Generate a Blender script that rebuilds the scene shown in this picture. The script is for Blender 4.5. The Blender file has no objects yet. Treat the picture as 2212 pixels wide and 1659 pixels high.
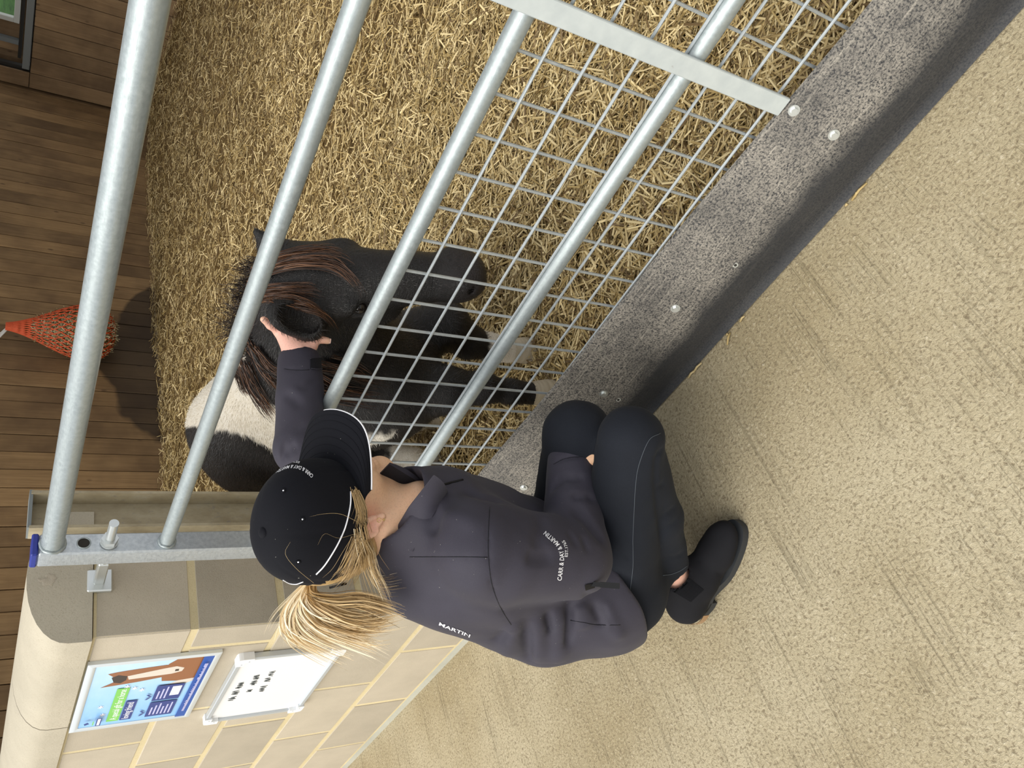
import bpy, math, random
import numpy as np
from mathutils import Vector, Matrix
from mathutils.bvhtree import BVHTree

S = bpy.context.scene
COL = S.collection
rng = np.random.default_rng(7)
random.seed(7)

# ------------------------------------------------------------------ camera
CAM_H = 1.36
F_PX = 1688.0
# rows: world X, Y, Z in terms of the upright picture's right / down / forward
R = np.array([[0.64193348, 0.45536192, -0.61690107],
              [0.76245758, -0.29397606, 0.57639962],
              [0.08111629, -0.84037110, -0.53590723]])
cd = bpy.data.cameras.new('camera'); cam = bpy.data.objects.new('camera', cd); COL.objects.link(cam)
cd.sensor_width = 36.0; cd.lens = F_PX / 2212.0 * 36.0; cd.clip_start = 0.02; cd.clip_end = 200
cm = Matrix.Identity(4)
for i in range(3):
    cm[i][0] = R[i, 1]; cm[i][1] = R[i, 0]; cm[i][2] = -R[i, 2]
cm[2][3] = CAM_H
cam.matrix_world = cm
S.camera = cam

# ------------------------------------------------------------------ light and exposure
W = bpy.data.worlds.new('overcast_sky'); S.world = W; W.use_nodes = True
bg = W.node_tree.nodes['Background']; bg.inputs[0].default_value = (0.93, 0.96, 1.0, 1); bg.inputs[1].default_value = 0.80
sd = bpy.data.lights.new('overcast_sun', 'SUN'); so = bpy.data.objects.new('overcast_sun', sd); COL.objects.link(so)
sd.energy = 3.2; sd.angle = math.radians(60); sd.color = (1.0, 0.96, 0.88)
so.rotation_euler = Vector((0.17, 0.62, -0.76)).to_track_quat('-Z', 'Y').to_euler()
vs = S.view_settings
vs.view_transform = 'Standard'; vs.look = 'None'; vs.gamma = 1.0; vs.use_curve_mapping = False; vs.exposure = 0.15

# ------------------------------------------------------------------ picture point -> place
def ray(x, y):
    c = np.array([(1659 - y) - 829.5, x - 1106.0, F_PX]); d = R @ c
    return d / np.linalg.norm(d)
CAM = np.array([0, 0, CAM_H])
def atX(x, y, X): d = ray(x, y); return CAM + d * (X / d[0])
def atY(x, y, Y): d = ray(x, y); return CAM + d * (Y / d[1])
def atZ(x, y, Z): d = ray(x, y); return CAM + d * ((Z - CAM_H) / d[2])
def atD(x, y, D): return CAM + ray(x, y) * D
def proj(P):
    P = np.atleast_2d(P); c = (P - CAM) @ R
    u = c[:, 0] / c[:, 2] * F_PX + 829.5; v = c[:, 1] / c[:, 2] * F_PX + 1106.0
    return np.stack([v, 1659 - u], 1)

# ------------------------------------------------------------------ mesh helpers
class MB:
    def __init__(s): s.v = []; s.f = []
    def add(s, V, F):
        o = len(s.v); s.v.extend([tuple(map(float, p)) for p in V]); s.f.extend([tuple(i + o for i in q) for q in F]); return s
    def box(s, a, b, bev=0.0):
        x0, y0, z0 = a; x1, y1, z1 = b
        if bev <= 0:
            V = [(x, y, z) for z in (z0, z1) for x, y in ((x0, y0), (x1, y0), (x1, y1), (x0, y1))]
            return s.add(V, [(3, 2, 1, 0), (4, 5, 6, 7), (0, 1, 5, 4), (1, 2, 6, 5), (2, 3, 7, 6), (3, 0, 4, 7)])
        c = np.array([(x0 + x1) / 2, (y0 + y1) / 2, (z0 + z1) / 2]); h = np.array([x1 - x0, y1 - y0, z1 - z0]) / 2
        V = []; idx = {}
        for sx in (-1, 1):
            for sy in (-1, 1):
                for sz in (-1, 1):
                    for k in range(3):
                        d = np.array([sx, sy, sz]) * h; d2 = d.copy()
                        for m in range(3):
                            if m != k: d2[m] -= np.sign(d[m]) * bev
                        idx[(sx, sy, sz, k)] = len(V); V.append(c + d2)
        F = []
        for k in range(3):
            o = [m for m in range(3) if m != k]
            for sk in (-1, 1):
                q = []
                for (a1, b1) in ((-1, -1), (1, -1), (1, 1), (-1, 1)):
                    sg = [0, 0, 0]; sg[k] = sk; sg[o[0]] = a1; sg[o[1]] = b1; q.append(idx[(*sg, k)])
                F.append(q)
            for a1 in (-1, 1):
                for b1 in (-1, 1):
                    q = []
                    for kk, e in ((o[0], -1), (o[0], 1), (o[1], 1), (o[1], -1)):
                        sg = [0, 0, 0]; sg[k] = e; sg[o[0]] = a1; sg[o[1]] = b1; q.append(idx[(*sg, kk)])
                    F.append(q)
        for sx in (-1, 1):
            for sy in (-1, 1):
                for sz in (-1, 1): F.append([idx[(sx, sy, sz, k)] for k in range(3)])
        Vn = np.array(V); G = []
        for q in F:
            p = Vn[list(q)]; n = np.cross(p[1] - p[0], p[2] - p[0])
            G.append(tuple(q) if np.dot(n, p.mean(0) - c) > 0 else tuple(q[::-1]))
        return s.add(V, G)
    def tube(s, pts, rad, n=12, caps=True, up=None):
        P = np.array(pts, float); m = len(P); rad = np.broadcast_to(np.asarray(rad, float), (m,))
        T = np.gradient(P, axis=0); T /= np.linalg.norm(T, axis=1)[:, None] + 1e-12
        u = np.array([0, 0, 1.0]) if up is None else np.array(up, float)
        if abs(np.dot(u, T[0])) > .95: u = np.array([1.0, 0, 0])
        V = []; 
        for i in range(m):
            u = u - T[i] * np.dot(u, T[i]); u /= np.linalg.norm(u); w = np.cross(T[i], u)
            for k in range(n):
                a = 2 * math.pi * k / n; V.append(P[i] + rad[i] * (math.cos(a) * u + math.sin(a) * w))
        F = [(i * n + k, i * n + (k + 1) % n, (i + 1) * n + (k + 1) % n, (i + 1) * n + k) for i in range(m - 1) for k in range(n)]
        if caps: F += [tuple(range(n - 1, -1, -1)), tuple((m - 1) * n + k for k in range(n))]
        return s.add(V, F)
    def prism(s, poly, ax, a, b):
        # poly: list of 2-D points in the two other axes (ordered), extruded along axis ax from a to b
        n = len(poly); V = []
        for t in (a, b):
            for p in poly:
                q = [0, 0, 0]; o = [k for k in range(3) if k != ax]; q[ax] = t; q[o[0]] = p[0]; q[o[1]] = p[1]; V.append(q)
        F = [(k, (k + 1) % n, n + (k + 1) % n, n + k) for k in range(n)] + [tuple(range(n - 1, -1, -1)), tuple(range(n, 2 * n))]
        return s.add(V, F)
    def grid(s, G):
        G = np.asarray(G); a, b = G.shape[:2]
        return s.add(G.reshape(-1, 3), [(i * b + j, i * b + j + 1, (i + 1) * b + j + 1, (i + 1) * b + j) for i in range(a - 1) for j in range(b - 1)])
    def build(s, name, m, parent=None, smooth=False, fix=True):
        me = bpy.data.meshes.new(name); me.from_pydata(s.v, [], s.f)
        if fix:
            import bmesh
            bm = bmesh.new(); bm.from_mesh(me); bmesh.ops.recalc_face_normals(bm, faces=bm.faces); bm.to_mesh(me); bm.free()
        return link(name, me, m, parent, smooth)
def link(name, me, m, parent=None, smooth=False):
    if m is not None: me.materials.append(m)
    if smooth is True: me.shade_smooth()
    elif smooth:
        me.shade_smooth(); me.set_sharp_from_angle(angle=math.radians(smooth))
    o = bpy.data.objects.new(name, me); COL.objects.link(o)
    if parent is not None: o.parent = parent
    return o
def fast_mesh(name, V, F, m, parent=None, smooth=True, attrs=None):
    """V (n,3), F (m,k) arrays; k verts per face; attrs {name: per-vertex float array}"""
    V = np.asarray(V, np.float32); F = np.asarray(F, np.int32); me = bpy.data.meshes.new(name)
    me.vertices.add(len(V)); me.vertices.foreach_set('co', V.ravel())
    k = F.shape[1]; me.loops.add(F.size); me.loops.foreach_set('vertex_index', F.ravel())
    me.polygons.add(len(F)); me.polygons.foreach_set('loop_start', np.arange(0, F.size, k, dtype=np.int32))
    me.update(calc_edges=True)
    for an, av in (attrs or {}).items():
        a = me.attributes.new(an, 'FLOAT', 'POINT'); a.data.foreach_set('value', np.asarray(av, np.float32))
    return link(name, me, m, parent, smooth)
def empty(name, loc=(0, 0, 0)):
    o = bpy.data.objects.new(name, None); COL.objects.link(o); o.location = loc; o.empty_display_size = .05; return o
def tag(o, label=None, cat=None, group=None, kind=None):
    if label: o['label'] = label
    if cat: o['category'] = cat
    if group: o['group'] = group
    if kind: o['kind'] = kind
    return o
def sm(a, b, x):
    t = np.clip((x - a) / (b - a), 0, 1); return t * t * (3 - 2 * t)
# value noise for shapes
_NT = rng.random((64, 64, 64)).astype(np.float32)
def vnoise(P):
    P = np.asarray(P, float); i = np.floor(P).astype(int); f = P - i; f = f * f * (3 - 2 * f); i &= 63; j = (i + 1) & 63
    X0, Y0, Z0 = i[..., 0], i[..., 1], i[..., 2]; X1, Y1, Z1 = j[..., 0], j[..., 1], j[..., 2]
    fx, fy, fz = f[..., 0], f[..., 1], f[..., 2]
    def L(a, b, t): return a + (b - a) * t
    return L(L(L(_NT[X0, Y0, Z0], _NT[X1, Y0, Z0], fx), L(_NT[X0, Y1, Z0], _NT[X1, Y1, Z0], fx), fy),
             L(L(_NT[X0, Y0, Z1], _NT[X1, Y0, Z1], fx), L(_NT[X0, Y1, Z1], _NT[X1, Y1, Z1], fx), fy), fz) * 2 - 1

# ------------------------------------------------------------------ materials
def srgb(r, g, b):
    return tuple(((c / 255) / 12.92 if c / 255 <= .04045 else ((c / 255 + .055) / 1.055) ** 2.4) for c in (r, g, b)) + (1,)
class NT:
    def __init__(s, name):
        s.m = bpy.data.materials.new(name); s.m.use_nodes = True; s.t = s.m.node_tree; s.n = s.t.nodes; s.l = s.t.links
        s.b = s.n['Principled BSDF']
    def node(s, typ, **kw):
        n = s.n.new(typ)
        for k, v in kw.items():
            if k.startswith('i_'): n.inputs[k[2:].replace('_', ' ')].default_value = v
            else: setattr(n, k, v)
        return n
    def set(s, **kw):
        for k, v in kw.items(): s.b.inputs[k.replace('_', ' ')].default_value = v
        return s
    def link(s, a, b): s.l.new(a, b)
    def coord(s, scale=(1, 1, 1), which='Object', rot=(0, 0, 0), loc=(0, 0, 0)):
        tc = s.node('ShaderNodeTexCoord'); mp = s.node('ShaderNodeMapping')
        mp.inputs['Scale'].default_value = scale; mp.inputs['Rotation'].default_value = rot; mp.inputs['Location'].default_value = loc
        s.link(tc.outputs[which], mp.inputs['Vector']); return mp.outputs[0]
    def noise(s, vec, scale, detail=3, rough=.55, dist=0.0):
        n = s.node('ShaderNodeTexNoise'); n.inputs['Scale'].default_value = scale; n.inputs['Detail'].default_value = detail
        n.inputs['Roughness'].default_value = rough; n.inputs['Distortion'].default_value = dist
        s.link(vec, n.inputs['Vector']); return n.outputs['Fac']
    def ramp(s, fac, stops, interp='LINEAR'):
        r = s.node('ShaderNodeValToRGB'); r.color_ramp.interpolation = interp
        e = r.color_ramp.elements
        while len(e) < len(stops): e.new(.5)
        for k, (p, c) in enumerate(stops): e[k].position = p; e[k].color = c if not isinstance(c, (int, float)) else (c, c, c, 1)
        s.link(fac, r.inputs[0]); return r.outputs[0]
    def mix(s, fac, a, b, mode='MIX'):
        n = s.node('ShaderNodeMix'); n.data_type = 'RGBA'; n.blend_type = mode
        for inp, v in ((n.inputs[0], fac), (n.inputs[6], a), (n.inputs[7], b)):
            if hasattr(v, 'links') or isinstance(v, bpy.types.NodeSocket): s.link(v, inp)
            else: inp.default_value = v
        return n.outputs[2]
    def math(s, op, a, b=0.0):
        n = s.node('ShaderNodeMath'); n.operation = op
        for inp, v in ((n.inputs[0], a), (n.inputs[1], b)):
            if isinstance(v, bpy.types.NodeSocket): s.link(v, inp)
            else: inp.default_value = v
        return n.outputs[0]
    def bump(s, h, strength=.3, dist=.01, normal=None):
        n = s.node('ShaderNodeBump'); n.inputs['Strength'].default_value = strength; n.inputs['Distance'].default_value = dist
        s.link(h, n.inputs['Height'])
        if normal is not None: s.link(normal, n.inputs['Normal'])
        s.link(n.outputs[0], s.b.inputs['Normal']); return n.outputs[0]
    def color(s, c):
        if isinstance(c, bpy.types.NodeSocket): s.link(c, s.b.inputs['Base Color'])
        else: s.b.inputs['Base Color'].default_value = c
        return s
    def attr(s, name):
        n = s.node('ShaderNodeAttribute'); n.attribute_name = name; return n.outputs['Fac']
    def objrand(s): return s.node('ShaderNodeObjectInfo').outputs['Random']
M = {}
def plain(name, c, rough=.6, metal=0.0, spec=.5):
    t = NT(name); t.color(c); t.set(Roughness=rough, Metallic=metal); t.b.inputs['Specular IOR Level'].default_value = spec; M[name] = t.m; return t.m

def mk_galv(name, base, dark, rough=.42, metal=.55):
    t = NT(name); v = t.coord()
    n1 = t.noise(v, 120, 4, .6); n2 = t.noise(v, 12, 3); n3 = t.noise(t.coord((4, 40, 40)), 20, 3)
    c = t.mix(t.ramp(n1, [(.35, 0.0), (.7, 1.0)]), dark, base)
    c = t.mix(t.ramp(n2, [(.35, .55), (.65, 0.0)]), c, tuple(x * .86 for x in base[:3]) + (1,))
    t.color(c); t.set(Metallic=metal); t.link(t.ramp(n3, [(.3, rough - .1), (.7, rough + .14)]), t.b.inputs['Roughness'])
    t.bump(n1, .12, .002); M[name] = t.m
mk_galv('galvanised', (.44, .49, .50, 1), (.34, .385, .395, 1))
mk_galv('galvanised_post', (.66, .70, .72, 1), (.46, .50, .53, 1), .36, .65)
mk_galv('galvanised_wire', (.50, .54, .56, 1), (.40, .44, .46, 1), .4, .5)
t = NT('grey_paint'); v = t.coord(); n = t.noise(v, 35, 4); n2 = t.noise(v, 300, 2)
rust = t.ramp(t.noise(v, 14, 6, .7), [(.69, 0.0), (.75, 1.0)])
t.color(t.mix(rust, t.mix(t.ramp(n, [(.3, 0.0), (.7, 1.0)]), (.50, .55, .56, 1), (.58, .63, .63, 1)), srgb(120, 74, 44)))
t.set(Roughness=.5, Metallic=.1); t.bump(n, .15, .003); M['grey_paint'] = t.m

t = NT('rubber'); v = t.coord(); vs_ = t.coord((1, 6, 10))
n1 = t.noise(v, 260, 5, .75); n2 = t.noise(v, 7, 4, .6); n3 = t.noise(t.coord((.8, 14, 22)), 9, 5, .6)
dust = t.math('MULTIPLY', t.ramp(n1, [(.40, 0.0), (.56, 1.0)]), t.ramp(n2, [(.26, .35), (.58, 1.0)]))
dust = t.math('ADD', t.math('MULTIPLY', dust, .75), t.math('MULTIPLY', t.ramp(n3, [(.55, 0.0), (.72, 1.0)]), .4))
z = t.node('ShaderNodeSeparateXYZ'); t.link(t.coord(), z.inputs[0])
hi = t.ramp(t.math('MULTIPLY', t.math('ADD', z.outputs[2], t.math('MULTIPLY', t.math('SUBTRACT', n2, .5), .05)), 3.0), [(.28, .10), (.42, 1.0)])
dust = t.math('MULTIPLY', dust, hi)
t.color(t.mix(dust, (.020, .022, .027, 1), (.42, .385, .33, 1))); t.set(Roughness=.62)
t.bump(n1, .35, .002); M['rubber'] = t.m

t = NT('concrete_floor'); v = t.coord()
n1 = t.noise(v, 150, 3, .62, .6); n2 = t.noise(v, 1.6, 5, .6); st = t.noise(t.coord((110, 1.1, 1)), 1.0, 2, .6, .15); n4 = t.noise(v, 900, 2, .6)
st2 = t.noise(t.coord((26, .55, 1), loc=(3, 2, 0)), 1.0, 2, .5, .2)
c = t.mix(t.ramp(n2, [(.38, 0.0), (.62, 1.0)]), (.41, .335, .20, 1), (.53, .455, .305, 1))
c = t.mix(t.ramp(n1, [(.34, .8), (.49, 0.0)]), c, (.22, .17, .10, 1))
c = t.mix(t.ramp(n1, [(.58, 0.0), (.74, .75)]), c, (.70, .62, .46, 1))
brk = t.ramp(t.noise(t.coord((7, 5, 1), loc=(1, 7, 0)), 1.0, 3, .6), [(.40, 0.0), (.60, 1.0)])
st3 = t.noise(t.coord((240, 2.2, 1), loc=(5, 1, 0)), 1.0, 2, .6, .2)
groove = t.math('MULTIPLY', t.math('MAXIMUM', t.ramp(st, [(.32, 1.0), (.43, 0.0)]), t.math('MULTIPLY', t.ramp(st3, [(.33, 1.0), (.44, 0.0)]), .7)), t.math('MULTIPLY', t.ramp(st2, [(.3, .35), (.6, 1.0)]), brk))
c = t.mix(t.math('MULTIPLY', groove, .55), c, (.16, .125, .07, 1))
spk = t.ramp(t.noise(v, 330, 1), [(.785, 0.0), (.80, .9)]); c = t.mix(spk, c, (.06, .055, .05, 1))
t.color(c); t.set(Roughness=.9)
hsum = t.math('SUBTRACT', t.math('ADD', n1, t.math('MULTIPLY', n4, .3)), t.math('MULTIPLY', groove, .55))
t.bump(hsum, .8, .007); M['concrete_floor'] = t.m

def mk_stone(name, base, dk, grain=420, bumpd=.003):
    t = NT(name); v = t.coord(); n1 = t.noise(v, grain, 4, .7); n2 = t.noise(v, 5, 4, .6); n3 = t.noise(v, 60, 3)
    c = t.mix(t.ramp(n2, [(.3, 0.0), (.72, 1.0)]), base, tuple(x * .82 for x in base[:3]) + (1,))
    c = t.mix(t.ramp(n1, [(.28, 1.0), (.46, 0.0)]), c, dk); c = t.mix(t.ramp(n1, [(.66, 0.0), (.8, .6)]), c, tuple(min(1, x * 1.35) for x in base[:3]) + (1,))
    hv = t.node('ShaderNodeHueSaturation'); t.link(c, hv.inputs['Color'])
    t.link(t.math('ADD', t.math('MULTIPLY', t.objrand(), .22), .90), hv.inputs['Value'])
    t.color(hv.outputs[0]); t.set(Roughness=.92); t.bump(t.math('ADD', n1, t.math('MULTIPLY', n3, .6)), .4, bumpd); M[name] = t.m
mk_stone('block', (.54, .475, .37, 1), (.36, .30, .215, 1))
mk_stone('mortar', (.78, .66, .40, 1), (.58, .46, .25, 1), 300)
mk_stone('plinth', (.50, .50, .43, 1), (.36, .35, .29, 1), 300)
mk_stone('coping', (.55, .495, .385, 1), (.40, .35, .26, 1), 220)

def mk_wood(name, a, b, dk, damp=False):
    t = NT(name); oi = t.node('ShaderNodeObjectInfo')
    tc = t.node('ShaderNodeTexCoord'); mp = t.node('ShaderNodeMapping'); mp.inputs['Scale'].default_value = (14, 14, .8)
    vm = t.node('ShaderNodeVectorMath'); vm.operation = 'ADD'; t.link(tc.outputs['Object'], vm.inputs[0])
    cx = t.node('ShaderNodeCombineXYZ'); t.link(t.math('MULTIPLY', oi.outputs['Random'], 31.0), cx.inputs[2]); t.link(t.math('MULTIPLY', oi.outputs['Random'], 17.0), cx.inputs[0])
    t.link(cx.outputs[0], vm.inputs[1]); t.link(vm.outputs[0], mp.inputs['Vector'])
    g = t.noise(mp.outputs[0], 2.2, 6, .65, 1.2); g2 = t.noise(vm.outputs[0], 1.3, 4, .6)
    mp2 = t.node('ShaderNodeMapping'); mp2.inputs['Scale'].default_value = (5, 5, 2.2); t.link(vm.outputs[0], mp2.inputs['Vector'])
    kn = t.node('ShaderNodeTexVoronoi'); kn.inputs['Scale'].default_value = 1.7; t.link(mp2.outputs[0], kn.inputs['Vector'])
    c = t.mix(t.ramp(g, [(.32, 0.0), (.68, 1.0)]), a, b)
    c = t.mix(t.ramp(kn.outputs['Distance'], [(.05, .85), (.11, 0.0)]), c, dk)
    c = t.mix(t.ramp(g2, [(.38, .75), (.62, 0.0)]), c, dk)
    hv = t.node('ShaderNodeHueSaturation'); t.link(c, hv.inputs['Color']); t.link(t.math('ADD', t.math('MULTIPLY', oi.outputs['Random'], .30), .86), hv.inputs['Value'])
    col = hv.outputs[0]
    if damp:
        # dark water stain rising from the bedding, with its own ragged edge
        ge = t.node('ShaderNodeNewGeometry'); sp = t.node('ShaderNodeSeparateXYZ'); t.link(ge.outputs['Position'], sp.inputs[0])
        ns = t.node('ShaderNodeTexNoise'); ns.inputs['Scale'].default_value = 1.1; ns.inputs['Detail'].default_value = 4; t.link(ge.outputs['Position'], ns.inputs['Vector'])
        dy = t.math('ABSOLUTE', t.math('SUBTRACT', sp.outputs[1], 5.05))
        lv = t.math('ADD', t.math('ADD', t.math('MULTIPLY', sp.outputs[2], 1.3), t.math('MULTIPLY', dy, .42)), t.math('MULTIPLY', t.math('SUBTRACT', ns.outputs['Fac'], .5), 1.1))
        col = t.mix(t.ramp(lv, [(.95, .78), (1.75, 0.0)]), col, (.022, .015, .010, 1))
    t.color(col); t.set(Roughness=.8)
    t.bump(g, .25, .004); M[name] = t.m
mk_wood('plank_back', (.245, .148, .064, 1), (.37, .235, .108, 1), (.11, .062, .028, 1), True)
mk_wood('plank_right', (.27, .17, .085, 1), (.38, .255, .135, 1), (.11, .068, .036, 1))

def mk_straw(name, lo, md, hi, tr=0.0):
    t = NT(name); r = t.attr('rnd')
    c = t.ramp(r, [(0.0, lo), (.38, md), (.78, hi), (1.0, tuple(min(1, x * 1.28) for x in hi[:3]) + (1,))])
    t.color(c); t.set(Roughness=.55); M[name] = t.m
mk_straw('straw', (.14, .085, .030, 1), (.40, .285, .108, 1), (.64, .515, .275, 1))
mk_straw('hay', (.15, .12, .05, 1), (.30, .25, .12, 1), (.50, .43, .26, 1))
t = NT('straw_base'); v = t.coord(); n = t.noise(v, 60, 5, .7)
t.color(t.ramp(n, [(.3, (.085, .048, .016, 1)), (.6, (.26, .165, .05, 1)), (.8, (.42, .29, .10, 1))])); t.set(Roughness=.9); t.bump(n, .8, .02); M['straw_base'] = t.m
t = NT('column_paint'); v = t.coord((1, 1, .5)); n = t.noise(v, 18, 5, .65); n2 = t.noise(v, 120, 3)
t.color(t.mix(t.ramp(n2, [(.6, 0.0), (.75, .5)]), t.ramp(n, [(.3, (.30, .245, .15, 1)), (.55, (.42, .36, .24, 1)), (.8, (.50, .46, .36, 1))]), (.2, .2, .2, 1))); t.set(Roughness=.65); t.bump(n2, .3, .003); M['column_paint'] = t.m
plain('blue_cap', srgb(34, 48, 140), .4); plain('zinc', (.70, .73, .72, 1), .32, .8); plain('dark_gap', (.03, .027, .022, 1), .9)
plain('steel_sill', (.20, .22, .22, 1), .85, .0); plain('window_white', (.62, .64, .60, 1), .5)
t = NT('grass'); v = t.coord(); n = t.noise(v, 9, 5, .7); t.color(t.ramp(n, [(.3, (.02, .07, .012, 1)), (.6, (.06, .17, .03, 1)), (.8, (.16, .24, .07, 1))])); t.set(Roughness=.9); M['grass'] = t.m
# ------------------------------------------------------------------ the setting
GY = 1.045            # gate plane
WX = -5.5             # far plank wall
RY = 8.75             # plank wall at the right
tag(MB().add([(-9, -4, 0), (4, -4, 0), (4, 1.12, 0), (-9, 1.12, 0)], [(0, 1, 2, 3)]).build('floor', M['concrete_floor']), 'ridged beige concrete yard floor', kind='structure')

# block wall with rounded coping: face Y = WF, end X = WE
WF, WE, WB = .90, -1.98, 1.165
BEDS = [1.152, .925, .699, .473, .247, .030]
wl = MB().box((-5.5, WF + .0012, .0), (WE - .0012, WB - .004, 1.153)).build('wall_left', M['mortar']); tag(wl, 'cream block wall with pale mortar joints', kind='structure')
perps = [-2.768, -2.543, -2.744, -2.514, -2.725]
blk = {}
for c in range(5):
    z1, z0 = BEDS[c] - (.003 if c == 0 else .007), BEDS[c + 1] + .007
    xs = [WE]; x = perps[c]
    while x < WE - .10: x += .45
    x -= .45
    while x > -4.4: xs.append(x); x -= .45
    for i in range(len(xs) - 1):
        a, b = xs[i + 1] + .007, xs[i] - (.007 if i else 0)
        key = (round(b - a, 3), round(z1 - z0, 3))
        if key not in blk:
            m_ = MB().box((-(b - a) / 2, 0, -(z1 - z0) / 2), ((b - a) / 2, WB - WF, (z1 - z0) / 2), .004)
            o = m_.build('block', M['block'], wl); blk[key] = o.data
        else:
            o = bpy.data.objects.new('block', blk[key]); COL.objects.link(o); o.parent = wl
        o.location = ((a + b) / 2, WF - rng.uniform(0, .0015), (z0 + z1) / 2)
MB().box((-5.5, WF + .001, -.01), (WE - .03, WB, .030)).build('plinth', M['plinth'], wl)
prof = [(WF - .012, 1.156)] + [(WF - .012 + .178 * (1 - math.cos(a)), 1.205 + .092 * math.sin(a)) for a in np.linspace(0, math.pi, 17)] + [(WF + .344, 1.156)]
for a, b in ((-2.515, WE + .008), (-3.2, -2.52), (-3.9, -3.205), (-4.6, -3.905)):
    MB().prism(prof, 0, a, b).build('coping_stone', M['coping'], wl, smooth=40)

g_ = np.random.default_rng(2); a_ = np.linspace(0, 2 * math.pi, 19)[:-1]; c_ = atX(105, 1252, WE + .0085)
b = MB(); rr_ = .013 * (1 + .3 * g_.normal(size=18)); V_ = [(WE + .0085, c_[1] + r_ * math.cos(q), c_[2] + r_ * math.sin(q)) for r_, q in zip(rr_ * 1.25, a_)] + [(WE + .0094, c_[1] + r_ * math.cos(q), c_[2] + r_ * math.sin(q)) for r_, q in zip(rr_, a_)] + [(WE + .0088, c_[1] + .5 * r_ * math.cos(q), c_[2] + .5 * r_ * math.sin(q)) for r_, q in zip(rr_, a_)]
b.add(V_, [(k, (k + 1) % 18, 18 + (k + 1) % 18, 18 + k) for k in range(18)] + [(18 + k, 18 + (k + 1) % 18, 36 + (k + 1) % 18, 36 + k) for k in range(18)] + [tuple(range(36, 54))]); b.build('chip', M['block'], wl, True)
# far plank wall (X = WX) and right plank wall (Y = RY)
def planks(wall, mat, axis, start, stop, w, at, z0, z1):
    cache = []
    for k in range(4):
        b = MB()
        if axis == 'y': b.box((-.022, .0, z0), (0, w - .006, z1), .004)
        else: b.box((0, 0, z0), (w - .006, .022, z1), .004)
        me = bpy.data.meshes.new('plank'); me.from_pydata(b.v, [], b.f); me.materials.append(mat); cache.append(me)
    p = start; k = 0
    while p < stop:
        o = bpy.data.objects.new('plank', cache[k % 4]); COL.objects.link(o); o.parent = wall
        j = rng.uniform(-.004, .004)
        o.location = (at + j, p, 0) if axis == 'y' else (p, at + j, 0)
        p += w; k += 1
wb = MB().box((WX - .12, .2, -.1), (WX - .024, RY + .3, 3.6)).build('wall_back', M['dark_gap']); tag(wb, 'dark brown wall of upright timber boards behind the straw', kind='structure')
planks(wb, M['plank_back'], 'y', .2, RY, .158, WX, -.1, 3.5)
SZ0, SZ1 = 1.49, 1.555   # steel sill of the opening
wr = MB().box((WX, RY + .05, -.1), (-1.0, RY + .10, SZ0)).build('wall_right', M['dark_gap']); tag(wr, 'brown timber board wall under the steel sill', kind='structure')
planks(wr, M['plank_right'], 'x', WX + .03, -1.2, .178, RY, -.1, SZ0 - .01)
wpart = MB().box((WX, RY + .05, SZ0), (-5.27, RY + .10, 3.6)).build('jamb', M['dark_gap'], wr)
planks(wr, M['plank_right'], 'x', WX + .03, -5.4, .178, RY, SZ0 - .005, 3.5)
MB().box((-5.25, RY - .03, SZ0), (-1.0, RY + .05, SZ1), .004).build('steel_sill', M['steel_sill'], wr)
w1 = MB().box((-5.25, RY + .16, SZ1 + .02), (-1.0, RY + .2, SZ1 + .05)).build('window_1', M['dark_gap']); tag(w1, 'white framed opening above the timber wall with grass beyond', kind='structure')
fz, fx = SZ1 + .055, -4.86
MB().box((fx, RY + .14, fz), (-1.0, RY + .19, fz + .05), .004).build('window_frame', M['window_white'], w1)
MB().box((fx, RY + .14, fz + .05), (fx + .05, RY + .19, 2.8), .004).build('window_frame', M['window_white'], w1)
MB().box((-5.18, RY + .16, SZ1 + .05), (-5.10, RY + .2, 3.0)).build('inner_post', M['plank_right'], w1)
MB().box((-5.10, RY + .15, SZ1 + .05), (-5.05, RY + .2, 3.0)).build('inner_post', M['steel_sill'], w1)
MB().box((-6.6, RY + .205, SZ1), (fx, RY + .225, 3.0)).build('inner_wall', M['plank_right'], w1); MB().box((fx, RY + .205, SZ1), (-1.0, RY + .225, fz)).build('inner_wall', M['plank_right'], w1)
MB().add([(-6.5, RY + .9, SZ1 + .05), (1, RY + .9, SZ1 + .05), (1, RY + 6, 3.6), (-6.5, RY + 6, 3.6)], [(0, 1, 2, 3)]).build('grass_bank', M['grass'])
tag(bpy.data.objects['grass_bank'], 'green grass bank outside the white framed opening', kind='structure')
# unseen barn roof, added to darken the far bedding and walls
tag(MB().box((-9, 3.6, 4.55), (5, RY + .3, 4.62)).build('shade_roof', M['plank_right']), 'unseen barn roof added to shade the far part of the pen', kind='structure')

# ------------------------------------------------------------------ steel column at the wall end
b = MB(); c0, c1 = 1.175, 1.285
b.prism([(-1.985, 1.175), (-1.935, 1.175), (-1.935, 1.183), (-1.977, 1.187), (-1.979, 1.272), (-1.935, 1.277), (-1.935, 1.285), (-1.985, 1.285)], 2, .0, 1.30)
tag(b.build('steel_column', M['column_paint'], None, 30), 'dusty beige steel channel column behind the galvanised gate post', 'column')
MB().box((-1.992, 1.18, 1.296), (-1.94, 1.29, 1.304)).build('top_plate', M['steel_sill'], bpy.data.objects['steel_column'])

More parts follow.
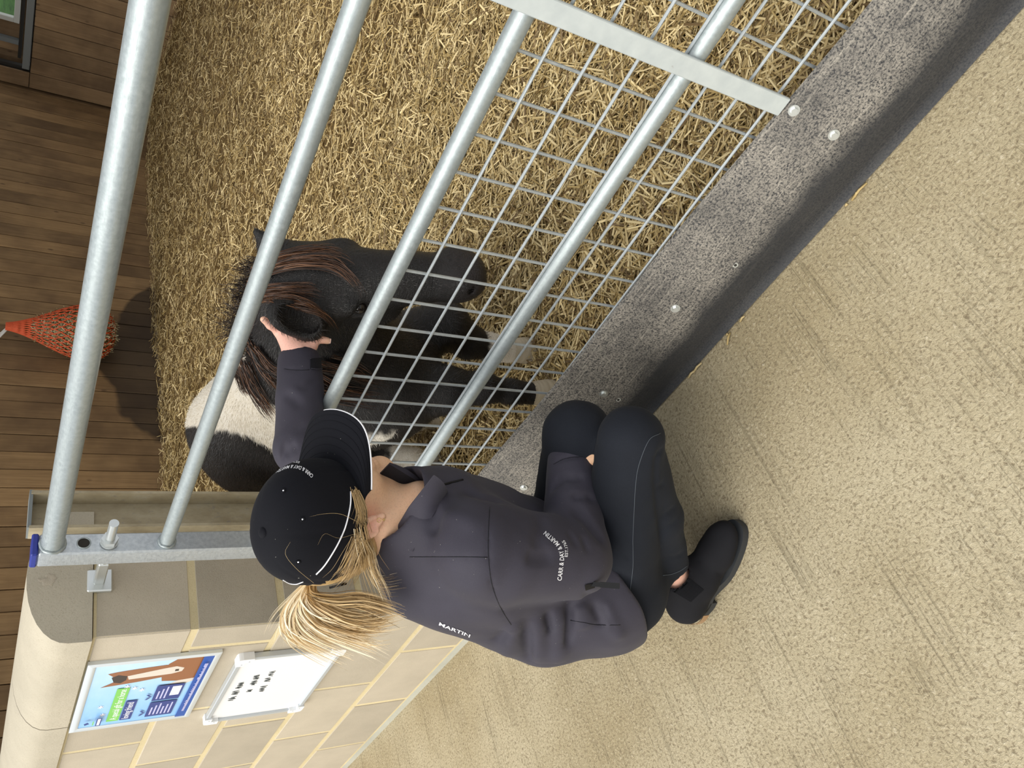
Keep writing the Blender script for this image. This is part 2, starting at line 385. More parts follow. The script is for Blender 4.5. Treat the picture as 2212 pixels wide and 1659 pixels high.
# ------------------------------------------------------------------ gate
gate = tag(empty('gate', (-1.82, GY, 0)), 'galvanised pipe and wire mesh gate with a black rubber skirt', 'gate')
def gp(b, name, mat, smooth=False, par=None):
    o = b.build(name, M[mat], None, smooth)
    o.parent = par or gate
    if par is None: o.matrix_parent_inverse = Matrix.Translation((1.82, -GY, 0))
    return o
RAILZ = [1.257, 1.018, .789, .477]
PX0, PX1 = -1.845, -1.790
post = gp(MB().box((PX0, GY - .027, .16), (PX1, GY + .027, 1.284), .004), 'end_post', 'galvanised_post')
gp(MB().box((PX0 - .001, GY - .028, 1.284), (PX1 + .001, GY + .028, 1.298), .003), 'end_cap', 'blue_cap', par=post)
for z, r in zip(RAILZ, (.0232, .0168, .0168, .0172)):
    b = MB().tube([(PX1 - .002, GY, z), (1.2, GY, z)], r, 20)
    rl = gp(b, 'rail', 'galvanised', 40)
    w = MB()
    a = np.linspace(0, 2 * math.pi, 17)
    w.tube([(PX1 + .002 + .002 * math.sin(5 * q), GY + (r + .001) * math.cos(q), z + (r + .001) * math.sin(q)) for q in a], .0042, 8, False)
    gp(w, 'weld', 'galvanised', True, rl)
gp(MB().tube([(PX1, GY, .19), (1.2, GY, .19)], .0168, 16), 'rail', 'galvanised', 40)
for k in range(-15, 9):
    x = -.6945 + .0749 * k
    if x < PX1 + .02: continue
    gp(MB().tube([(x, GY + .004, .17), (x, GY + .004, .80)], .0030, 8), 'wire', 'galvanised_wire', 40)
for z in (.727, .652, .572, .497, .421, .346, .271, .21):
    gp(MB().tube([(PX1 - .002, GY - .001, z), (1.2, GY - .001, z)], .0029, 8), 'wire', 'galvanised_wire', 40)
gp(MB().box((-.3345, GY - .026, .262), (-.3005, GY - .017, 1.25), .0015), 'strap', 'grey_paint')
# hinge stud, washer, nut, hole
hz = 1.143
bolt = gp(MB().tube([(PX0 - .07, GY, hz), (PX1 + .085, GY, hz)], .0105, 18), 'hinge_bolt', 'zinc', 40)
b = MB(); b.tube([(PX1 + .002, GY, hz), (PX1 + .006, GY, hz)], .0195, 20); gp(b, 'washer', 'zinc', 40, bolt)
b = MB(); b.tube([(PX1 + .006, GY, hz), (PX1 + .020, GY, hz)], .0185, 6); gp(b, 'nut', 'zinc', False, bolt)
b = MB(); b.tube([(PX1 - .003, GY, 1.195), (PX1 + .0006, GY, 1.195)], .0125, 20); gp(b, 'hole', 'dark_gap', 40, post)
b = MB(); q = np.linspace(0, 2 * math.pi, 25); b.tube([(PX1 + .001, GY + .0135 * math.cos(a), 1.195 + .0135 * math.sin(a)) for a in q], .0016, 6, False); gp(b, 'hole_rim', 'galvanised', True, post)
b = MB(); b.box((WE - .002, GY - .03, hz - .030), (WE + .012, GY + .03, hz + .026), .003); b.box((WE + .01, GY - .012, hz - .012), (PX0 - .03, GY + .012, hz + .012), .003)
gp(b, 'hinge_bracket', 'zinc', False, bolt)

# rubber skirt: bowed belting bolted along the gate foot
xs = np.linspace(-1.80, 1.1, 60); G = []
pr0 = [(1.026, .275), (1.012, .235), (.997, .19), (.986, .145), (.980, .105), (.979, .07), (.984, .035), (.981, .016), (.972, .005)]
for i, x in enumerate(xs):
    row = []
    tz = np.interp(x, [-1.8, -1.42, -.86, -.6, -.33, -.11, 1.1], [.312, .300, .281, .274, .258, .240, .20])
    wv = .004 * math.sin(3.1 * x + .5) + .003 * math.sin(7.3 * x)
    for (y, z) in pr0: row.append((x, y + wv * (1 if z > .02 else .3), z * tz / .275 if z > .02 else z))
    G.append(row)
G = np.array(G)
N_ = G.copy(); back = G + np.array([0, .009, 0.0]); 
b = MB(); ring = np.concatenate([G, back[:, ::-1]], 1); ring = np.concatenate([ring, ring[:, :1]], 1); b.grid(ring)
rub = gp(b, 'rubber_skirt', 'rubber', 50)
def rub_y(x, z):
    i = np.argmin(abs(xs - x)); return float(np.interp(z, G[i, ::-1, 2], G[i, ::-1, 1]))
for (x, z) in ((-.314, .243), (-.317, .152), (-.773, .176), (-1.06, .181), (-1.469, .178), (.15, .19), (-.628, .127), (-1.067, .135)):
    y = rub_y(x, z); n = np.array([0, -.93, .36])
    c = np.array([x, y, z])
    if (x, z) in ((-.628, .127), (-1.067, .135)):
        b = MB(); b.tube([c - n * .001, c + n * .0008], .006, 14); b2 = gp(b, 'empty_hole', 'zinc', 40, rub); b3 = MB(); b3.tube([c + n * .0008, c + n * .0012], .0032, 10); gp(b3, 'hole', 'dark_gap', False, rub); continue
    b = MB(); b.tube([c - n * .001, c + n * .0022], .0105, 18); wo = gp(b, 'bolt_washer', 'zinc', 40, rub)
    b = MB(); b.tube([c + n * .002, c + n * .0065], .0062, 6); gp(b, 'bolt_head', 'zinc', False, rub)

# ------------------------------------------------------------------ straw bed
def bed_z(x, y):
    x = np.asarray(x, float); y = np.asarray(y, float)
    z = .035 + .285 * sm(-2.3, -5.5, x)
    z = z + .10 * sm(6.0, 8.8, y) * (1 - sm(-2.3, -5.5, x))
    P = np.stack([x * 1.7, y * 1.7, x * 0 + 3.3], -1); z = z + .022 * vnoise(P) + .010 * vnoise(P * 3.1)
    z = z + .02 * np.exp(-((y - 1.08) / .10) ** 2) - .035 * np.exp(-((y - 1.3) / .25) ** 2) * (x > -1.9)
    return np.maximum(z, .006)
gx = np.linspace(WX + .008, 1.6, 150); gy = np.concatenate([np.linspace(1.06, 3, 60), np.linspace(3.08, RY - .006, 60)])
GX, GYY = np.meshgrid(gx, gy, indexing='ij'); lim_ = np.where(GX > -1.93, 1.06, 1.175); GYY = np.maximum(GYY, lim_); GZ = bed_z(GX, GYY) - .012
o = MB().grid(np.stack([GX, GYY, GZ], -1)).build('straw_bedding', M['straw_base'], None, True); tag(o, 'deep golden straw bedding covering the pen floor behind the gate', 'straw', kind='stuff')
bed = o
def straws(n, xr, yr, dens, Lr, wr, tilt, hh, seed, bend=.25):
    g = np.random.default_rng(seed); pts = []
    while sum(map(len, pts)) < n:
        x = g.uniform(*xr, 60000); y = g.uniform(*yr, 60000); d = np.hypot(x, y)
        keep = g.random(60000) < dens(x, y, d); pts.append(np.stack([x[keep], y[keep]], 1))
    p = np.concatenate(pts)[:n]; N = len(p)
    az = g.uniform(0, 2 * math.pi, N); pt = g.normal(0, tilt, N); L = g.uniform(*Lr, N) * (1 + .5 * (g.random(N) > .9)); w = g.uniform(*wr, N)
    d = np.stack([np.cos(az) * np.cos(pt), np.sin(az) * np.cos(pt), np.sin(pt)], 1)
    up = np.tile([0, 0, 1.0], (N, 1)) + g.normal(0, .45, (N, 3)); s = np.cross(d, up); s /= np.linalg.norm(s, axis=1)[:, None]; nn = np.cross(s, d)
    c = np.stack([p[:, 0], p[:, 1], bed_z(p[:, 0], p[:, 1]) + g.random(N) ** 1.3 * hh], 1)
    bd = g.normal(0, bend, N) * L; bd2 = g.normal(0, bend * .5, N) * L
    V = np.zeros((N, 3, 3, 3))
    for i, tt in enumerate((-.5, 0, .5)):
        base = c + d * (L * tt)[:, None] + s * (bd * (tt * tt - .1))[:, None] + nn * (bd2 * (.1 - tt * tt))[:, None]
        V[:, i, 0] = base - s * w[:, None] / 2; V[:, i, 2] = base + s * w[:, None] / 2; V[:, i, 1] = base + nn * w[:, None] * .38
    V = V.reshape(N * 9, 3); V[:, 2] = np.maximum(V[:, 2], .006); V[:, 0] = np.maximum(V[:, 0], WX + .006); V[:, 1] = np.clip(V[:, 1], np.where(V[:, 0] > -1.93, 1.055, 1.172), RY - .008)
    q = np.array([(i * 3 + j, i * 3 + j + 1, i * 3 + j + 4, i * 3 + j + 3) for i in range(2) for j in range(2)])
    F = (q[None] + (np.arange(N) * 9)[:, None, None]).reshape(-1, 4)
    r = np.repeat(np.clip(g.normal(.46, .31, N), 0, 1), 9)
    return V, F, r
def clear(x, y): return ((y > np.where(x > -1.9, 1.075, 1.19)) & (y < RY - .02) & (x > WX + .03)) * 1.0
V1, F1, r1 = straws(56000, (-2.6, .5), (1.06, 3.0), lambda x, y, d: clear(x, y) * np.clip(1.5 / d, 0, 1) ** 1.2, (.025, .105), (.0026, .0058), .22, .032, 1, .09)
V2, F2, r2 = straws(92000, (WX, .3), (1.06, RY), lambda x, y, d: clear(x, y) * (d > 1.6) * np.clip(2.2 / d, 0, 1), (.03, .085), (.0035, .0075), .26, .040, 2, .07)
V = np.concatenate([V1, V2]); F = np.concatenate([F1, F2 + len(V1)])
so_ = fast_mesh('straw_stalks', V, F, M['straw'], bed, True, {'rnd': np.concatenate([r1, r2])}); so_['kind'] = 'stuff'
# loose stalks blown onto the concrete
ls = [((1816, 405), (1868, 389)), ((1823, 398), (1848, 405)), ((1812, 420), (1822, 440)), ((1484, 780), (1505, 766)), ((1568, 705), (1571, 745)), ((1563, 706), (1568, 722)), ((1588, 678), (1600, 670)), ((1478, 800), (1492, 788))]
LSL = ['long pale straw stalk pointing away from the rubber skirt near its bolts', 'short straw stalk crossing the long pale stalk by the rubber skirt', 'stubby straw stalk beside the crossed pair at the rubber skirt', 'thick straw stalk lying along the rubber skirt closest to the jeans knee', 'slim straw stalk standing out square from the rubber skirt edge', 'tiny straw stalk beside the slim square one at the rubber skirt', 'pale straw chip tucked against the middle of the rubber skirt', 'dark straw stalk half under the rubber skirt next to the knee']
for k, (a, c) in enumerate(ls):
    A = atZ(*a, .004); C = atZ(*c, .006); A[1] = min(A[1], .965); C[1] = min(C[1], .965); Mi = (A + C) / 2 + np.array([.002, .001, .003])
    b = MB().tube([A, Mi, C], [.0024, .0026, .0018], 6); o = b.build('straw_stalk', M['straw'], None, True)
    at = o.data.attributes.new('rnd', 'FLOAT', 'POINT'); at.data.foreach_set('value', [.45 + .07 * (k % 4)] * len(o.data.vertices))
    tag(o, LSL[k], 'straw', 'loose straw stalks on the yard floor')

# ------------------------------------------------------------------ hay net
NX = WX + .26; top = np.array([WX + .20, 5.02, 1.45])
hn = tag(empty('hay_net', (NX, 5.02, .70)), 'orange hay net stuffed with hay hanging on the timber wall', 'hay net')
def hp(o):
    o.parent = hn; o.matrix_parent_inverse = Matrix.Translation((-NX, -5.02, -.70)); return o
def nprof(t):   # t 0 top .. 1 bottom
    z = 1.45 - .765 * t; r = .012 + .235 * sm(-.08, .78, t) ** 1.05 * np.sqrt(np.clip(1 - ((t - .74) / .262) ** 2, 0, 1) if t > .74 else 1)
    return z, float(r)
b = MB(); rows = []
for t_ in np.linspace(.02, .995, 26):
    z, r = nprof(t_); rows.append([(NX - .03 * (1 - t_) + max(-.21, .92 * r * math.cos(a)) * .85, 5.02 + r * math.sin(a), z) for a in np.linspace(0, 2 * math.pi, 29)])
core = np.array(rows); b.grid(core); o = b.build('hay', M['straw_base'], None, True); hp(o)
g = np.random.default_rng(5); n = 2600; ti = g.uniform(.25, 1, n); ai = g.uniform(0, 2 * math.pi, n); Vh = []; 
for t_, a in zip(ti, ai):
    z, r = nprof(min(t_, .99)); p = np.array([NX - .03 * (1 - t_) + max(-.21, .92 * (r + .001) * math.cos(a)) * .85, 5.02 + (r + .001) * math.sin(a), z])
    out = np.array([math.cos(a), math.sin(a), 0]); d = g.normal(0, 1, 3); d -= out * np.dot(d, out) * .8; d /= np.linalg.norm(d); s = np.cross(d, out); s /= np.linalg.norm(s)
    L = g.uniform(.015, .04); w = .003; Vh += [p - d * L - s * w, p - d * L + s * w, p + d * L + s * w + out * .004, p + d * L - s * w + out * .004]
Vh = np.array(Vh); o = fast_mesh('hay_stalks', Vh, np.arange(len(Vh)).reshape(-1, 4), M['hay'], None, True, {'rnd': np.repeat(g.random(n), 4)}); o['kind'] = 'stuff'; hp(o)
t = NT('orange_net'); t.color((.60, .085, .02, 1)); t.set(Roughness=.6); M['orange_net'] = t.m
b = MB()
for sgn in (1, -1):
    for k in range(26):
        pts = []
        for t_ in np.linspace(0, .99, 40):
            z, r = nprof(t_); a = 2 * math.pi * k / 26 + sgn * t_ * 2.0
            pts.append((NX - .03 * (1 - t_) + max(-.21, .92 * (r + .013) * math.cos(a)) * .85, 5.02 + (r + .013) * math.sin(a), z))
        b.tube(pts, .0052, 4, False)
hp(b.build('net', M['orange_net'], None, True))
plain('rope', (.55, .53, .49, 1), .8)
b = MB()
for dy in (-.012, 0, .014): b.tube([(top[0] + .02, 5.02 + dy, 1.43), (WX + .12, 5.02 + 1.6 * dy, 1.48), (WX + .03, 5.015 + .6 * dy, 1.56)], .006, 6)
hp(b.build('rope', M['rope'], None, True))
b = MB(); q = np.linspace(0, 2 * math.pi, 17); b.tube([(WX + .03 + .02 * math.cos(a), 5.015, 1.575 + .02 * math.sin(a)) for a in q], .004, 6, False); hp(b.build('wall_ring', M['steel_sill'], None, True))
# ------------------------------------------------------------------ implicit-surface modelling (continuous bodies and clothes)
class Prim:
    __slots__ = ('f', 'c', 'r', 'k', 'sub')
    def __init__(s, f, c, r, k=.02, sub=False): s.f = f; s.c = np.asarray(c, float); s.r = r; s.k = k; s.sub = sub
def cone(a, b, ra, rb, k=.02, sub=False, sq=None):
    """tapered capsule; sq = (axis, factor) squashes the section along a direction"""
    a = np.asarray(a, float); b = np.asarray(b, float); d = b - a; L2 = max(np.dot(d, d), 1e-9)
    if sq is None:
        def f(P):
            q = P - a; t = np.clip(q @ d / L2, 0, 1); v = q - t[:, None] * d
            return np.sqrt((v * v).sum(1)) - (ra + (rb - ra) * t)
    else:
        ax = np.asarray(sq[0], float); ax = ax / np.linalg.norm(ax); fac = sq[1]
        def f(P):
            q = P - a; t = np.clip(q @ d / L2, 0, 1); v = q - t[:, None] * d
            e = v @ ax; v = v + ax * (e * (1 / fac - 1))[:, None]
            return (np.sqrt((v * v).sum(1)) - (ra + (rb - ra) * t)) * min(1, fac)
    return Prim(f, (a + b) / 2, math.sqrt(L2) / 2 + max(ra, rb) * max(1, sq[1] if sq else 1), k, sub)
def ell(c, r, rot=None, k=.02, sub=False):
    c = np.asarray(c, float); r = np.asarray(r, float); A = np.eye(3) if rot is None else np.asarray(rot, float)   # rows = local axes
    def f(P):
        q = (P - c) @ A.T; k0 = np.sqrt(((q / r) ** 2).sum(1)); k1 = np.sqrt(((q / (r * r)) ** 2).sum(1)) + 1e-9
        return np.where(k0 < 1e-4, -r.min(), k0 * (k0 - 1) / k1)
    return Prim(f, c, r.max(), k, sub)
def crease(pts, width, depth):
    """groove (depth>0) or ridge (depth<0) following a polyline lying on the surface"""
    A = np.asarray(pts, float); c = (A.min(0) + A.max(0)) / 2; r = np.linalg.norm(A - c, axis=1).max() + 2.5 * width
    def f(P, d):
        m = np.full(len(P), 1e9); tt = np.zeros(len(P)); n = len(A) - 1
        for i in range(n):
            e = A[i + 1] - A[i]; q = P - A[i]; t = np.clip(q @ e / max(e @ e, 1e-9), 0, 1); v = q - t[:, None] * e; dd = (v * v).sum(1)
            b = dd < m; m = np.where(b, dd, m); tt = np.where(b, (i + t) / n, tt)
        return d + depth * np.exp(-m / (width * width)) * np.clip(4 * np.minimum(tt, 1 - tt) + .15, 0, 1)
    return Prim(f, c, r)
class Sdf:
    def __init__(s, prims, mods=(), post=None): s.p = list(prims); s.m = list(mods); s.post = post
    def eval(s, P, center=None, hd=0.0):
        d = np.full(len(P), .5)
        for p in s.p:
            if center is not None and np.linalg.norm(p.c - center) - p.r - hd > max(.05, 2 * p.k): continue
            e = p.f(P); k = p.k
            if p.sub:
                h = np.clip(.5 - .5 * (d + e) / k, 0, 1); d = d + (-e - d) * h + k * h * (1 - h)
            else:
                h = np.clip(.5 + .5 * (d - e) / k, 0, 1); d = d + (e - d) * h - k * h * (1 - h)
        for m in s.m:
            if center is not None and np.linalg.norm(m.c - center) - m.r - hd > 0: continue
            d = m.f(P, d)
        if s.post is not None: d = s.post(P, d)
        return d
    def mesh(s, h, B=14):
        lo = np.min([p.c - p.r for p in s.p if not p.sub], 0) - 3 * h; hi = np.max([p.c + p.r for p in s.p if not p.sub], 0) + 3 * h
        n = np.ceil((hi - lo) / h).astype(int) + 1; D = np.full(n, 1.0, np.float32)
        nb = -(-n // B); hd = h * B * .87
        pc = np.array([p.c for p in s.p if not p.sub]); pr = np.array([p.r for p in s.p if not p.sub])
        loc = np.stack(np.meshgrid(*[np.arange(B)] * 3, indexing='ij'), -1).reshape(-1, 3) * h
        for bi in range(nb[0]):
            for bj in range(nb[1]):
                for bk in range(nb[2]):
                    o = lo + np.array([bi, bj, bk]) * B * h; c = o + h * (B - 1) / 2
                    if (np.linalg.norm(pc - c, axis=1) - pr).min() > hd: continue
                    d0 = s.eval(c[None], c, hd)[0]
                    i0, j0, k0 = bi * B, bj * B, bk * B; i1, j1, k1 = min(i0 + B, n[0]), min(j0 + B, n[1]), min(k0 + B, n[2])
                    if d0 < -1.6 * hd: D[i0:i1, j0:j1, k0:k1] = -1; continue
                    if d0 > 2.2 * hd: continue
                    v = s.eval(loc + o, c, hd).reshape(B, B, B)
                    D[i0:i1, j0:j1, k0:k1] = v[:i1 - i0, :j1 - j0, :k1 - k0]
        return nets(D, lo, h)
def nets(D, lo, h):
    s = D < 0; n = D.shape
    cnt = np.zeros((n[0] - 1, n[1] - 1, n[2] - 1), np.int8); offs = [(a, b, c) for a in (0, 1) for b in (0, 1) for c in (0, 1)]
    for a, b, c in offs: cnt += s[a:n[0] - 1 + a, b:n[1] - 1 + b, c:n[2] - 1 + c]
    act = (cnt > 0) & (cnt < 8); I = np.argwhere(act); idx = np.full(act.shape, -1, np.int32); idx[act] = np.arange(len(I))
    val = np.stack([D[I[:, 0] + a, I[:, 1] + b, I[:, 2] + c] for a, b, c in offs], 1); O = np.array(offs, float)
    acc = np.zeros((len(I), 3)); w = np.zeros(len(I))
    for i in range(8):
        for j in range(i + 1, 8):
            if np.abs(O[i] - O[j]).sum() != 1: continue
            m = (val[:, i] < 0) != (val[:, j] < 0); t = np.where(m, val[:, i] / np.where(m, val[:, i] - val[:, j], 1), 0)
            acc += np.where(m[:, None], O[i] + t[:, None] * (O[j] - O[i]), 0); w += m
    V = lo + (I + acc / w[:, None]) * h
    Q = []
    for ax in range(3):
        o = [k for k in range(3) if k != ax]; sl0 = [slice(None)] * 3; sl1 = [slice(None)] * 3
        sl0[ax] = slice(0, -1); sl1[ax] = slice(1, None); e = s[tuple(sl0)] != s[tuple(sl1)]
        for k in o: pass
        E = np.argwhere(e); E = E[(E[:, o[0]] > 0) & (E[:, o[1]] > 0) & (E[:, o[0]] < n[o[0]] - 1) & (E[:, o[1]] < n[o[1]] - 1)]
        ins = s[tuple(E.T)]
        def cell(da, db):
            c = E.copy(); c[:, o[0]] -= da; c[:, o[1]] -= db; return idx[tuple(c.T)]
        q = np.stack([cell(1, 1), cell(0, 1), cell(0, 0), cell(1, 0)], 1)
        flip = ins if ax != 1 else ~ins
        q = np.where(flip[:, None], q, q[:, ::-1]); Q.append(q)
    Q = np.concatenate(Q); Q = Q[(Q >= 0).all(1)]
    return V, Q
def bvh(V, Q): return BVHTree.FromPolygons([tuple(map(float, v)) for v in V], [tuple(map(int, q)) for q in Q])
def hit(tree, x, y, off=0.0):
    """where the sight line through a picture point meets a surface (point, normal) or None"""
    d = ray(x, y); p, n, i, t = tree.ray_cast(Vector(CAM), Vector(d))
    if p is None: return None
    n = np.array(n); n = -n if np.dot(n, d) > 0 else n
    return np.array(p) + n * off, n
def smooth_normals(V, Q):
    n = np.cross(V[Q[:, 1]] - V[Q[:, 0]], V[Q[:, 2]] - V[Q[:, 0]]); N = np.zeros_like(V)
    for k in range(Q.shape[1]): np.add.at(N, Q[:, k], n)
    return N / (np.linalg.norm(N, axis=1)[:, None] + 1e-12)
def unit(v): v = np.asarray(v, float); return v / np.linalg.norm(v)
def ribbons(name, curves, widths, mat, parent=None, rnd=None, seed=3, flat=.35):
    """hair: each curve (m,3) becomes a slim folded strip tapering to its tip; one mesh"""
    g = np.random.default_rng(seed); Vs = []; Fs = []; rs = []; o = 0
    for ci, C in enumerate(curves):
        C = np.asarray(C); m = len(C); T = np.gradient(C, axis=0); T /= np.linalg.norm(T, axis=1)[:, None] + 1e-9
        r0 = g.normal(size=3); s = np.cross(T, r0); s /= np.linalg.norm(s, axis=1)[:, None] + 1e-9; nn = np.cross(s, T)
        tp = np.linspace(0, 1, m); w = widths[ci] if np.ndim(widths) else widths
        ww = (w * np.clip(1.15 - tp ** 2.2, .12, 1))[:, None]
        V = np.stack([C - s * ww, C + nn * ww * flat * 2, C + s * ww], 1).reshape(-1, 3)
        F = [(i * 3 + j, i * 3 + j + 1, i * 3 + j + 4, i * 3 + j + 3) for i in range(m - 1) for j in range(2)]
        Vs.append(V); Fs.append(np.array(F) + o); o += len(V); rs.append(np.full(len(V), g.random() if rnd is None else rnd[ci]))
    return fast_mesh(name, np.concatenate(Vs), np.concatenate(Fs), mat, parent, True, {'rnd': np.concatenate(rs)})
def bez(p, n=10):
    """smooth curve through control points (Catmull-Rom)"""
    p = np.asarray(p, float); q = np.vstack([2 * p[0] - p[1], p, 2 * p[-1] - p[-2]]); out = []
    for i in range(1, len(q) - 2):
        for t in np.linspace(0, 1, n, endpoint=(i == len(q) - 3)):
            out.append(.5 * ((2 * q[i]) + (-q[i - 1] + q[i + 1]) * t + (2 * q[i - 1] - 5 * q[i] + 4 * q[i + 1] - q[i + 2]) * t * t + (-q[i - 1] + 3 * q[i] - 3 * q[i + 1] + q[i + 2]) * t ** 3))
    return np.array(out)
# ------------------------------------------------------------------ pony
poll = atY(590, 590, 1.325); muz = atY(1006, 570, 1.245)
HA = unit(muz - poll); HL = np.array([.25, 1.0, .10]); HL = unit(HL - HA * (HL @ HA)); HN = unit(np.cross(HL, HA))
if HN[0] < 0: HN = -HN
HLEN = np.linalg.norm(muz - poll) + .03
k_ = HLEN / .47
def hd(a, l, n): return poll + (HA * a + HL * l + HN * n) * k_
HR = np.stack([HA, HL, HN])
def he(a, l, n, ra, rl, rn, k=.025, sub=False): return ell(hd(a, l, n), np.array([ra, rl, rn]) * k_, HR, k, sub)
P = []
# head
P += [he(.075, 0, -.065, .10, .078, .080), cone(hd(.10, 0, -.052), hd(.40, 0, -.052), .074 * k_, .047 * k_, .04, sq=(HL, 1.0)),
      he(.15, 0, -.035, .085, .080, .042, .035), he(.25, 0, -.030, .12, .046, .036, .04)]
for s in (-1, 1):
    P += [he(.185, s * .042, -.118, .095, .036, .072, .04), he(.150, s * .080, -.032, .036, .022, .022, .025),
          he(.190, s * .078, -.052, .030, .016, .020, .015, True), he(.203, s * .074, -.070, .03, .014, .012, .02),
          he(.30, s * .048, -.055, .09, .012, .018, .03), he(.415, s * .040, -.040, .036, .024, .034, .025)]
P += [he(.425, 0, -.052, .052, .052, .052, .035), he(.455, 0, -.058, .030, .044, .042, .03), he(.425, 0, -.098, .045, .034, .026, .025), he(.34, 0, -.095, .10, .030, .030, .04)]
for s in (-1, 1):
    P += [he(.436, s * .046, -.034, .022, .014, .011, .005, True), he(.425, s * .046, -.022, .018, .010, .008, .012)]
    P += [he(.450, s * .044, -.078, .034, .018, .0050, .005, True)]
# ears: cupped leaves
E1b, E1t = hd(.035, -.062, -.050), atY(572, 668, 1.235)
E2b, E2t = hd(.02, .058, -.050), atY(553, 500, 1.42)
ear_b = atY(672, 704, 1.205); ear_t = atY(586, 668, 1.195)
ea = unit(ear_t - ear_b); eo = unit(-ray(620, 690) * .85 + np.array([.25, 0, .1])); eo = unit(eo - ea * (eo @ ea)); el = np.cross(ea, eo)
ER = np.stack([ea, el, eo]); ec = (ear_t + ear_b) / 2; eL = np.linalg.norm(ear_t - ear_b) / 2
P += [ell(ec, (eL * 1.18, .038, .024), ER, .016), cone(ear_b, hd(.07, -.05, -.06), .030, .045, .035)]
P += [ell(ec + eo * .021 - ea * .004, (eL * .97, .030, .020), ER, .006, True)]
e2a = unit(E2t - E2b); P += [cone(E2b, E2b + (E2t - E2b) * .55, .030, .027, .03), cone(E2b + (E2t - E2b) * .5, E2t, .025, .008, .012)]
# neck, trunk
bx_ = unit([-.93, .37, 0]); wth = np.array([-1.66, 1.47, .735])
P += [cone(hd(.06, .0, -.10), hd(.10, 0, -.20) + np.array([-.06, .02, 0]), .10, .135, .05),
      cone(hd(.04, .0, -.12), np.array([-1.50, 1.40, .70]), .105, .165, .06), cone(np.array([-1.36, 1.35, .66]), np.array([-1.50, 1.36, .54]), .12, .165, .06),
      ell((-1.49, 1.36, .52), (.15, .17, .19), None, .06), cone(wth, wth + bx_ * .45, .115, .15, .08),
      cone((-1.56, 1.42, .57), (-2.02, 1.60, .585), .195, .215, .08), cone((-1.98, 1.585, .63), (-2.12, 1.645, .645), .205, .195, .08),
      ell((-2.16, 1.60, .60), (.17, .15, .19), None, .07), ell((-2.10, 1.73, .60), (.17, .12, .18), None, .07)]
# legs: right fore, left fore, right hind, left hind
def leg(pts, rads, k=.03):
    out = []
    for i in range(len(pts) - 1): out.append(cone(pts[i], pts[i + 1], rads[i], rads[i + 1], k))
    return out
rf = [np.array([-1.46, 1.30, .46]), atY(960, 842, 1.27), atY(1040, 838, 1.262), atY(1105, 846, 1.258), atY(1150, 850, 1.256)]
P += leg(rf, [.095, .062, .040, .030, .033])
lf = [np.array([-1.44, 1.45, .46]), atY(960, 700, 1.47), atY(1010, 738, 1.455), atY(1060, 750, 1.45), atY(1098, 757, 1.445)]
P += leg(lf, [.095, .066, .046, .036, .038])
rh = [np.array([-2.12, 1.56, .50]), np.array([-2.02, 1.52, .36]), atZ(890, 996, .21), atZ(930, 998, .09)]
P += leg(rh, [.12, .075, .040, .036])
lh = [np.array([-2.06, 1.75, .50]), np.array([-1.98, 1.72, .36]), atZ(880, 908, .24), atZ(915, 906, .11)]
P += leg(lh, [.12, .075, .042, .036])
pony_sdf = Sdf(P)
PV, PQ = pony_sdf.mesh(.0055)
ptree = bvh(PV, PQ)
PNorm = smooth_normals(PV, PQ)
# coat: tobiano patches, boundaries as distance along the trunk depending on height
sB = (PV - np.array([-1.5, 1.37, 0])) @ bx_
def bound(px):
    out = []
    for p in px:
        h_ = hit(ptree, *p)
        if h_ is not None: out.append((h_[0][2], (h_[0] - np.array([-1.5, 1.37, 0])) @ bx_))
    out = sorted(out); return np.array(out)
bk = bound([(450, 935), (490, 930), (530, 940), (570, 962), (610, 988), (690, 985), (780, 968), (830, 952), (862, 935)])
ft = bound([(480, 790), (560, 805), (600, 860), (640, 900), (700, 920), (780, 938), (830, 938), (862, 933)])
nz = .028 * vnoise(PV * 30) + .018 * vnoise(PV * 75)
lat = (PV - np.array([-1.5, 1.37, 0])) @ np.array([.37, .93, 0]); sb = np.interp(PV[:, 2], bk[:, 0], bk[:, 1]) + 4.0 * np.clip(lat + .02, 0, .3) * sm(.60, .70, PV[:, 2]); sf = np.interp(PV[:, 2], ft[:, 0], ft[:, 1])
white = np.minimum(sB - sf, sb - sB) / .012 + nz / .02
white = np.where(PV[:, 2] < bk[0, 0] + .01, -1, white)
# white stockings
for pts, lim in ((rf, .105), (lf, .195)):
    d = np.linalg.norm(PV[:, :2] - pts[-1][None, :2], axis=1); white = np.where((d < .10) & (PV[:, 2] < .32), np.maximum(white, (lim - PV[:, 2]) / .008 + nz / .012), white)
for pts in (rh, lh):
    d = np.linalg.norm(PV[:, :2] - pts[2][None, :2], axis=1); white = np.where((d < .13) & (PV[:, 2] < .34), np.maximum(white, (.30 - PV[:, 2]) / .01 + nz / .02), white)
white = np.clip(white * .5 + .5, 0, 1)
white = np.where((PV[:, 0] > -1.28) | ((PV[:, 0] > -1.53) & (PV[:, 2] > .62)), white * (PV[:, 2] < .3), white)
t = NT('pony_coat'); w = t.attr('white'); v = t.coord(); n1 = t.noise(t.coord((60, 60, 260)), 1.0, 4, .7); n2 = t.noise(v, 9, 4, .6); n3 = t.noise(v, 420, 3, .7)
blk_ = t.mix(t.ramp(n2, [(.35, 0.0), (.75, 1.0)]), (.0042, .0039, .0042, 1), (.011, .008, .007, 1)); blk_ = t.mix(t.ramp(n3, [(.62, 0.0), (.8, .35)]), blk_, (.05, .042, .038, 1))
wht = t.mix(t.ramp(n2, [(.35, 0.0), (.7, 1.0)]), (.74, .67, .55, 1), (.80, .75, .66, 1)); wht = t.mix(t.ramp(n1, [(.3, .25), (.5, 0.0)]), wht, (.52, .45, .34, 1))
